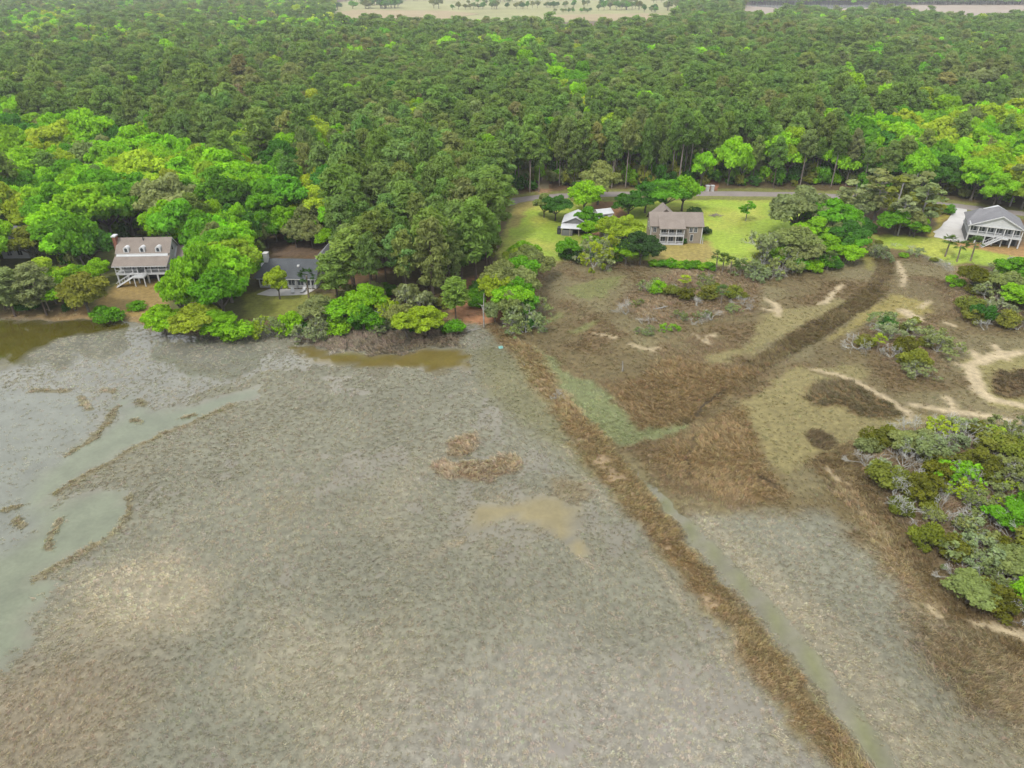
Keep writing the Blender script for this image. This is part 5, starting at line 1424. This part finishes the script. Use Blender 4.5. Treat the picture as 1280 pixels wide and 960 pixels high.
def snag(name, px, py, h, r, label, zl=UP_Z, k=0):
    x, y, _ = G(px, py, zl); z = gz(x, y); rs = np.random.RandomState(k)
    o = empty(name, (x, y, z - .1), 0, label, 'dead tree')
    MB().tube([(0, 0, 0), (.06 * h * rs.uniform(-1, 1), 0, h * .5), (.04 * h * rs.uniform(-1, 1), .02 * h, h)], [r, r * .8, r * .35], 6).build('trunk', 'bark_pale', o)
    for j in range(4):
        zz = h * rs.uniform(.45, .92); a = rs.uniform(0, 6.28)
        MB().tube([(0, 0, zz), (math.cos(a) * h * .14, math.sin(a) * h * .14, zz + h * .08)], [r * .4, r * .15], 4).build('branch', 'bark_pale', o)


snag('snag', 605, 406, 9.0, .2, 'white bare snag standing in the orange clearing at the shore', k=1)
snag('snag', 778, 464, 2.4, .18, 'short white dead stump post standing alone in the brown basin', .1, k=2)
snag('snag', 797, 598, 1.5, .07, 'thin pale stick leaning on the bank above the ditch', .3, k=5)
snag('snag', 655, 480 - 20, 1.2, .06, 'thin pale stick near the head of the bank', .3, k=6)
log('driftwood', 590, 413, 5.0, .16, .5, 'pale driftwood tangle on the shore below the orange clearing', 'driftwood', k=1)
log('driftwood', 825, 387, 4.0, .2, .3, 'pinkish driftwood log in the basin scrub', 'driftwood', k=2, tilt=.1)
log('driftwood', 880, 345, 7.0, .1, .1, 'long thin fallen trunk at the edge of the basin scrub', 'driftwood', k=3)
log('driftwood', 1183, 695, 2.6, .18, 2.2, 'fallen grey stump at the southwestern island shore', 'driftwood', k=4, tilt=.2)
log('driftwood', 1270, 780, 4.2, .1, -.3, 'thin pale log on the sand below the island', 'driftwood', k=5)
log('driftwood', 1262, 326, 3.0, .2, .5, 'pale log on the meadow below the white house', 'driftwood', k=6)
x, y, _ = G(700, 497, .5)
plant('dead', x, y, 1.7, 3.2, 'sage', 'pale dead twig bush on top of the old bank')
x, y, _ = G(626, 434, .3); z = gz(x, y)
o = empty('plastic_crate', (x, y, z), .4, 'small teal plastic crate lying at the head of the bank', 'crate'); b = MB()
b.box(-.45, .45, -.3, .3, 0, .06); b.box(-.45, .45, -.3, -.26, .06, .42); b.box(-.45, .45, .26, .3, .06, .42); b.box(-.45, -.41, -.26, .26, .06, .42); b.box(.41, .45, -.26, .26, .06, .42); b.build('shell', 'teal', o)
for i, px in enumerate((884, 890)):
    x, y, _ = G(px, 239, UP_Z)
    o = empty('gate_pillar', (x, y, UP_Z), .1, ('white entrance pillar on the near side of the orange trail, by the road', 'white entrance pillar on the far side of the orange trail, by the road')[i], 'gate pillar', 'pillars of the trail entrance')
    MB().box(-.55, .55, -.55, .55, 0, 2.0).build('shaft', 'stone', o); MB().box(-.7, .7, -.7, .7, 2.0, 2.25).build('cap', 'trim', o)
x, y, _ = G(880.5, 289.5, UP_Z)
o = empty('utility_box', (x, y - 1.4, UP_Z), .1, 'pale utility box in a dark bush beside the tan house', 'utility box'); MB().box(-.5, .5, -.4, .4, 0, 1.3).build('cabinet', 'green_box', o); MB().box(-.55, .55, -.45, .45, 1.3, 1.38).build('lid', 'trim', o)
x, y, _ = G(894, 270, UP_Z)
o = empty('brush_pile', (x, y, UP_Z), 0, 'brown brush pile on the open lawn', 'brush pile'); b = MB(); rs = np.random.RandomState(8)
for j in range(46):
    a = rs.uniform(0, 6.28); r = rs.uniform(0, 1.6); d = rs.normal(0, 1, 3); d[2] = abs(d[2]) * .4
    c = np.array([math.cos(a) * r * 1.5, math.sin(a) * r, .1 + .7 * (1 - r / 1.6) * rs.uniform(.3, 1)]); b.tube([tuple(c - d * .5), tuple(c + d * .6)], [.07, .03], 4)
b.build('branches', 'rubble', o)

# ------------------------------------------------------------------ forest
FOREST_FRONT = [(-900, 345), (-100, 362), (0, 362), (60, 360), (104, 350), (126, 304), (216, 300), (252, 380), (268, 394), (298, 388), (312, 318), (330, 300), (352, 294), (410, 296), (418, 320), (436, 368), (470, 388), (500, 384), (556, 378),
                (596, 366), (618, 336), (624, 300), (632, 268), (640, 244), (700, 237), (860, 235), (1000, 235), (1060, 238), (1130, 243), (1200, 249), (1290, 259), (1700, 310), (9000, 250), (9000, -36), (-9000, -36), (-9000, 345)]
LIMEZ = [
    [(-900, 100), (0, 122), (60, 136), (130, 142), (205, 160), (262, 182), (338, 182), (350, 214), (415, 198), (445, 225), (440, 248), (385, 262), (345, 292), (300, 330), (220, 330), (0, 345), (-900, 360)],
    [(455, 202), (480, 196), (560, 200), (580, 215), (560, 232), (520, 228), (490, 235)],
    [(1010, 158), (1060, 138), (1120, 132), (1180, 126), (1300, 128), (1800, 140), (1800, 300), (1300, 235), (1230, 235), (1180, 215), (1120, 186), (1060, 172)],
]
LIMESPOT = [(690, 88, 16), (712, 92, 18), (735, 104, 16), (742, 122, 14), (728, 130, 8), (705, 108, 12), (400, 128, 12), (388, 96, 10), (980, 128, 8), (1005, 135, 9), (1095, 62, 14), (1000, 70, 10), (885, 65, 14), (905, 72, 10), (930, 68, 8), (545, 72, 10), (492, 60, 8), (300, 150, 9), (505, 20, 10), (590, 20, 14), (640, 20, 12), (660, 62, 8), (1280, 170, 20), (500, 235, 26), (440, 262, 24), (470, 250, 20), (815, 60, 12), (425, 185, 22), (470, 20, 8), (540, 215, 20), (296, 160, 10)]
BROWNSPOT = [(512, 118, 16), (300, 122, 10), (368, 170, 8)]


def in_poly(px, py, poly):
    ins = np.zeros(px.shape, bool); n = len(poly)
    for i in range(n):
        (ax, ay), (bx, by) = poly[i], poly[(i + 1) % n]
        if ay != by: ins ^= ((ay > py) != (by > py)) & (px < (bx - ax) * (py - ay) / (by - ay) + ax)
    return ins


rf = np.random.RandomState(77)
FX, FY, FB = [], [], []
for y0, y1, s in ((140, 400, 6.5), (400, 800, 7.8), (800, 2150, 10.5)):
    wdt = .86 * y1 + 60
    ax, ay = np.meshgrid(np.arange(-wdt, wdt, s), np.arange(y0, y1, s))
    ax = ax.ravel() + rf.uniform(-.46, .46, ax.size) * s; ay = ay.ravel() + rf.uniform(-.46, .46, ay.size) * s
    k = np.abs(ax) < .80 * ay + 45
    FX.append(ax[k]); FY.append(ay[k]); FB.append(np.full(k.sum(), s))
FX = np.concatenate(FX); FY = np.concatenate(FY); FB = np.concatenate(FB)
bx_, by_, _ = P(FX, FY, UP_Z)
ok = in_poly(bx_, by_, FOREST_FRONT)
FX, FY, FB = FX[ok], FY[ok], FB[ok]
nF = len(FX)
Hh = rf.uniform(18, 23, nF) * (.72 + .56 * fbm(FX, FY, 45., 201)) + np.clip((FY - 500) / 1000, 0, 1) * 2
cx_, cy_, cd_ = P(FX, FY, UP_Z + Hh * .8)
spn = fbm(FX, FY, 45., 211)
lime = np.zeros(nF, bool)
for q in LIMEZ: lime |= in_poly(cx_ + rf.normal(0, 6, nF), cy_ + rf.normal(0, 3, nF), q) & (rf.uniform(0, 1, nF) < .965)
for a, b_, r in LIMESPOT: lime |= (((cx_ - a) / 1.15) ** 2 + ((cy_ - b_) * 1.5) ** 2 < r * r) & (rf.uniform(0, 1, nF) < .85)
far_l = (cy_ < 62) & (cx_ < 170) & (fbm(FX, FY, 70., 221) > .46); far_l |= (cy_ < 40) & (cx_ > 180) & (cx_ < 470) & (fbm(FX, FY, 60., 223) > .5)
lime |= far_l & (rf.uniform(0, 1, nF) < .75)
lime |= (spn > .63) & (rf.uniform(0, 1, nF) < .65); lime |= rf.uniform(0, 1, nF) < .05
lime &= ~((P(FX, FY, UP_Z)[0] > 430) & (P(FX, FY, UP_Z)[0] < 640) & (P(FX, FY, UP_Z)[1] > 250))
young = in_poly(cx_, cy_, [(1020, 92), (1060, 78), (1180, 84), (1260, 98), (1180, 102), (1080, 104)])
brown = np.zeros(nF, bool)
for a, b_, r in BROWNSPOT: brown |= (((cx_ - a) / 1.1) ** 2 + ((cy_ - b_) * 1.6) ** 2 < r * r) & (rf.uniform(0, 1, nF) < .6)
# fields and river: no trees whose tops would stand in them
tx_, ty_, _ = P(FX, FY, UP_Z + Hh)
bx_, by_, _ = P(FX, FY, UP_Z)
drop = in_poly(tx_, ty_, [(412, 17), (420, -40), (860, -40), (850, 8), (836, 21), (760, 27), (680, 24), (640, 22), (600, 23), (545, 22), (480, 20), (430, 20)])
drop |= in_poly(tx_, ty_, [(925, 12), (935, -40), (2600, -40), (2600, 14), (1280, 14), (1240, 18), (1180, 17), (1120, 8), (1060, 10), (990, 8), (950, 14)]) & (by_ > 6.5)
# clearings: trails, the yard of the forest cabins; and keep house fronts clear
def near(px, py, r):
    X, Y, _ = G(px, py, UP_Z); return np.hypot(FX - X, FY - Y) < r
for a, b_, r in ((182, 337, 9.5), (362, 354, 11), (392, 326, 7), (0, 312, 8), (772, 116, 9), (553, 185, 6), (890, 232, 4), (892, 222, 4), (892, 211, 4), (890, 202, 4), (679, 234, 4), (683, 222, 3.5), (686, 205, 3.5), (687, 192, 3.5), (688, 180, 3.5)):
    drop |= near(a, b_, r)
for (x0, y0, x1, y1, py) in ((140, 292, 214, 352, 346), (318, 306, 408, 368, 362), (0, 296, 34, 316, 322), (660, 246, 690, 252, 250)):
    _, Yh, _ = G((x0 + x1) / 2, py, UP_Z)
    cw = np.where(lime, 8.0, 5.5) * FPX / cd_
    drop |= (FY < Yh + 6) & (cx_ + cw * .8 > x0) & (cx_ - cw * .8 < x1) & (ty_ < y1 - 4) & (by_ > y0)
k = ~drop & ~(lime & (rf.uniform(0, 1, nF) < .12))
FX, FY, FB, Hh, lime, young, brown, cx_, cy_, cd_, bx_, by_ = [q[k] for q in (FX, FY, FB, Hh, lime, young, brown, cx_, cy_, cd_, bx_, by_)]
nF = len(FX)
Hh = np.where(lime, Hh * rf.uniform(.70, .95, nF), Hh); Hh = np.where(young, Hh * .55, Hh)
Hh = np.where(lime & (bx_ < 450) & (by_ > 240), Hh * .92, Hh)
vary = np.exp(rf.normal(0, .2, nF))
Hh = Hh * vary ** .5
crown_w = vary * np.where(lime, rf.uniform(11.0, 15.5, nF), rf.uniform(6.8, 9.6, nF)) * (FB / 6.5) ** .5
crown_w = np.where(young, crown_w * .7, crown_w)
edge = ~lime & (bx_ > 630) & (by_ > 196)
crown_w = np.where(edge, crown_w * .82, crown_w); Hh = np.where(edge, Hh * 1.08, Hh)
# tones
big = fbm(FX, FY, 90., 231); u = rf.uniform(0, 1, nF)
ptone = np.array(TONE['pine'])[None] * (1 + .5 * (np.array(TONE['pine2']) / np.array(TONE['pine']) - 1)[None] * u[:, None])
ptone = np.where((big > .55)[:, None] & (u > .72)[:, None], TONE['pinebrown'], ptone)
ptone = np.where((u > .93)[:, None], TONE['grey'], ptone); ptone = np.where(young[:, None], TONE['grey'], ptone); ptone = np.where(brown[:, None], alb(158, 144, 118) * LEAFK, ptone)
ltone_i = np.where(u < .52, 0, np.where(u < .74, 1, np.where(u < .90, 2, np.where(u < .95, 3, 4))))
LT = ['lime', 'yellow', 'green', 'deep', 'grey']
ltone = np.array([TONE[q] for q in LT])[ltone_i] * 1.12
tone = np.where(lime[:, None], ltone, ptone) * rf.uniform(.82, 1.2, (nF, 1)) * (1 + rf.normal(0, .05, (nF, 3)))
inview = (cx_ > -20) & (cx_ < 1300) & (cy_ > -5)
order = np.argsort(cd_)
single = np.zeros(nF, bool)
have_b = 300 - 70; have_p = 300
for i in order:
    if not inview[i]: continue
    if lime[i] and have_b > 0: have_b -= 1; single[i] = True
    elif not lime[i] and have_p > 0: have_p -= 1; single[i] = True
    if have_b <= 0 and have_p <= 0: break


def place_words(px, py, pine):
    if px < 120: return 'behind the grey-roofed house'
    if px < 232: return 'behind the white raised cottage'
    if px < 330: return 'behind the lime clump between the western houses'
    if px < 430: return 'behind the slate-roofed house' if py < 300 else 'beside the slate-roofed house'
    if px < 650 and py > 262: return 'in the grove between slate-roofed house and lawn'
    if px < 650: return 'in the wood behind the pine grove'
    if px < 700: return 'beside the sandy trail behind the road'
    if px < 800: return 'across the road behind the barn and cottage'
    if px < 900: return 'across the road behind the tan house'
    if px < 1000: return 'across the road behind the open lawn'
    if px < 1100: return 'across the road behind the oak thicket'
    if px < 1190: return 'across the road behind the slim trees'
    return 'across the road behind the white house'


def depth_words(px, py):
    if 430 <= px < 650 and py > 262: return ', near the shore' if py > 335 else ', away from the shore'
    if px >= 650: return ', in the front row' if py > 226 else ', behind the front row'
    return ', close to it' if py > 275 else ', farther back'


for i in np.nonzero(single)[0]:
    pw = place_words(bx_[i], by_[i], not lime[i]) + depth_words(bx_[i], by_[i])
    if lime[i]:
        tn = ('lime', 'yellow-green', 'mid-green', 'deep green', 'grey-green')[ltone_i[i]]
        lb = '%s %s broadleaf %s' % ('tall' if Hh[i] > 16.5 else 'low', tn, pw)
        plant('broad', FX[i], FY[i], Hh[i], crown_w[i], tone[i], lb, 'broadleaf forest trees: ' + lb, z=UP_Z, var=0.02)
    else:
        tn = 'brownish' if (big[i] > .55 and u[i] > .72) or brown[i] else ('pale grey-green' if u[i] > .93 else ('olive-green' if u[i] > .5 else 'grey-green'))
        lb = '%s %s pine %s' % ('tall' if Hh[i] > 20.5 else 'shorter', tn, pw)
        plant('trunky' if edge[i] and i % 4 else 'pine', FX[i], FY[i], Hh[i], crown_w[i], tone[i], lb, 'forest pines: ' + lb, z=UP_Z, var=0.02)

# the rest of the forest, one mass: full kinds at middle distance, lighter ones far away


def joined(cr, tr, mat):
    """crown and trunk in one mesh for the mass"""
    nv, nf = len(cr.vertices), len(cr.polygons)
    v = np.empty(nv * 3, np.float32); cr.vertices.foreach_get('co', v)
    vi = np.empty(nf * 4, np.int32); cr.loops.foreach_get('vertex_index', vi)
    ca = np.empty(nv, np.float32); cr.attributes['clump'].data.foreach_get('value', ca)
    ha = np.empty(nv, np.float32); cr.attributes['hue'].data.foreach_get('value', ha)
    V = [tuple(q) for q in v.reshape(-1, 3)] + [tuple(q.co) for q in tr.vertices]
    F = [tuple(q) for q in vi.reshape(-1, 4)] + [tuple(nv + j for j in p.vertices) for p in tr.polygons]
    me = bpy.data.meshes.new('tree_mass_kind'); me.from_pydata(V, [], F)
    me.materials.append(M['leaf_mass']); me.materials.append(tr.materials[0])
    me.polygons.foreach_set('material_index', np.array([0] * nf + [1] * len(tr.polygons), np.int32))
    z_ = np.zeros(len(tr.vertices), np.float32)
    for nm, a in (('clump', ca), ('hue', ha)):
        t = me.attributes.new(nm, 'FLOAT', 'POINT'); t.data.foreach_set('value', np.concatenate([a, z_]))
    me.update()
    return me


mass = [joined(*KINDS['pine'][i], None) for i in range(5)] + [joined(*KINDS['broad'][i], None) for i in range(5)]
mass += [joined(*pine_kind(800 + i, per=60, size=.025, lod=True, wide=1.1, crown_from=.40), None) for i in range(5)]
mass += [joined(*broad_kind(900 + i, per=70, size=.042, lod=True), None) for i in range(5)]
r_ = ~single
lod = (cd_[r_] > 520).astype(int)
idx = lod * 10 + lime[r_].astype(int) * 5 + rf.randint(0, 5, r_.sum())
natw = np.where(lime[r_], .95, .40)
scatter('forest', np.stack([FX[r_], FY[r_], np.full(r_.sum(), UP_Z - .1)], 1), crown_w[r_] / natw, rf.uniform(0, 6.28, r_.sum()), idx, tone[r_], mass,
        'dense grey-green pine forest with lime patches reaching back to the far fields', 'forest', sz=Hh[r_])
# undergrowth below the forest edge and in the groves
ug = np.nonzero((by_ < 400) & (cd_ < 480))[0]; ug = np.concatenate([ug, ug[(by_[ug] > 200)], ug[by_[ug] > 215]])
ux, uy = FX[ug] + rf.uniform(-4.5, 4.5, len(ug)), FY[ug] + rf.uniform(-4.5, 4.5, len(ug))
upx, upy, _ = P(ux, uy, UP_Z)
kk = in_poly(upx, upy + 2, FOREST_FRONT) & ~((upx > 440) & (upx < 640) & (upy > 330))
ux, uy = ux[kk], uy[kk]
um = [shrub_kind(950 + i, per=60, size=.07, n=14) for i in range(3)]
us = rf.uniform(2.6, 5.6, len(ux))
scatter('undergrowth', np.stack([ux, uy, np.full(len(ux), UP_Z - .1)], 1), us, rf.uniform(0, 6.28, len(ux)), rf.randint(0, 3, len(ux)), np.array([TONE[q] for q in ('green', 'deep', 'olive', 'lime', 'grey')])[rf.randint(0, 5, len(ux))] * rf.uniform(.7, 1.1, (len(ux), 1)), [joined(c_, s_, None) for c_, s_ in um],
        'green undergrowth filling the forest edge behind the road', 'undergrowth', sz=us * rf.uniform(.8, 1.9, len(ux)))
# trees in the far fields: hedgerows and groups beyond the forest
hx, hy, hh_, hw_ = [], [], [], []
for (a0, b0, a1, b1, n, h) in ((445, 11, 500, 10, 22, 20), (452, 7, 498, 5, 16, 20), (560, 14, 580, 12, 3, 14), (590, 12, 640, 11, 9, 14), (545, 11, 548, 11, 2, 22), (650, 11, 760, 7, 26, 13), (760, 6, 860, 3, 26, 14), (690, 16, 745, 15, 14, 8),
                             (756, 13, 800, 12, 16, 16), (800, 16, 822, 15, 8, 12), (836, 14, 868, 8, 14, 22), (866, 14, 920, 8, 20, 18), (620, 3, 700, 1, 16, 14), (420, 3, 640, -1, 40, 16), (860, 3, 1000, -2, 30, 18), (910, 15, 935, 10, 8, 18), (590, 6, 640, 4, 10, 12), (380, 16, 424, 12, 18, 20), (1000, -3, 1300, 2, 70, 20), (1300, 2, 1500, 5, 40, 20)):
    for q in range(n):
        t = rf.uniform(); X, Y, _ = G(a0 + (a1 - a0) * t, b0 + (b1 - b0) * t, UP_Z); hx.append(X + rf.normal(0, 5)); hy.append(Y + rf.normal(0, 14)); hh_.append(h * rf.uniform(.7, 1.15)); hw_.append(h * rf.uniform(.7, 1.0))
nh = len(hx); ch = rf.randint(0, 3, nh)
scatter('far_treeline', np.stack([hx, hy, np.full(nh, UP_Z)], 1), np.array(hw_) / .95, rf.uniform(0, 6.28, nh), 15 + ch, np.array([TONE[q] for q in ('green', 'deep', 'grey', 'olive', 'pine')])[rf.randint(0, 5, nh)] * rf.uniform(.75, 1.1, (nh, 1)), mass,
        'treelines and hedgerows between the distant pale fields', 'treeline', sz=np.array(hh_))

# ------------------------------------------------------------------ thin haze over the whole landscape
hz, nt, out = mat_new('haze_air')
pv = N(nt, 'ShaderNodeVolumePrincipled', Density=.00011)
pv.inputs['Color'].default_value = (.90, .93, .96, 1); pv.inputs['Anisotropy'].default_value = .2
nt.links.new(pv.outputs[0], out.inputs['Volume'])
o = MB().box(-6500, 6500, -450, 9500, -1.6, CAM_H + 6).build('haze', hz, kind='stuff')
print('forest', nF, 'objects', len(bpy.data.objects))
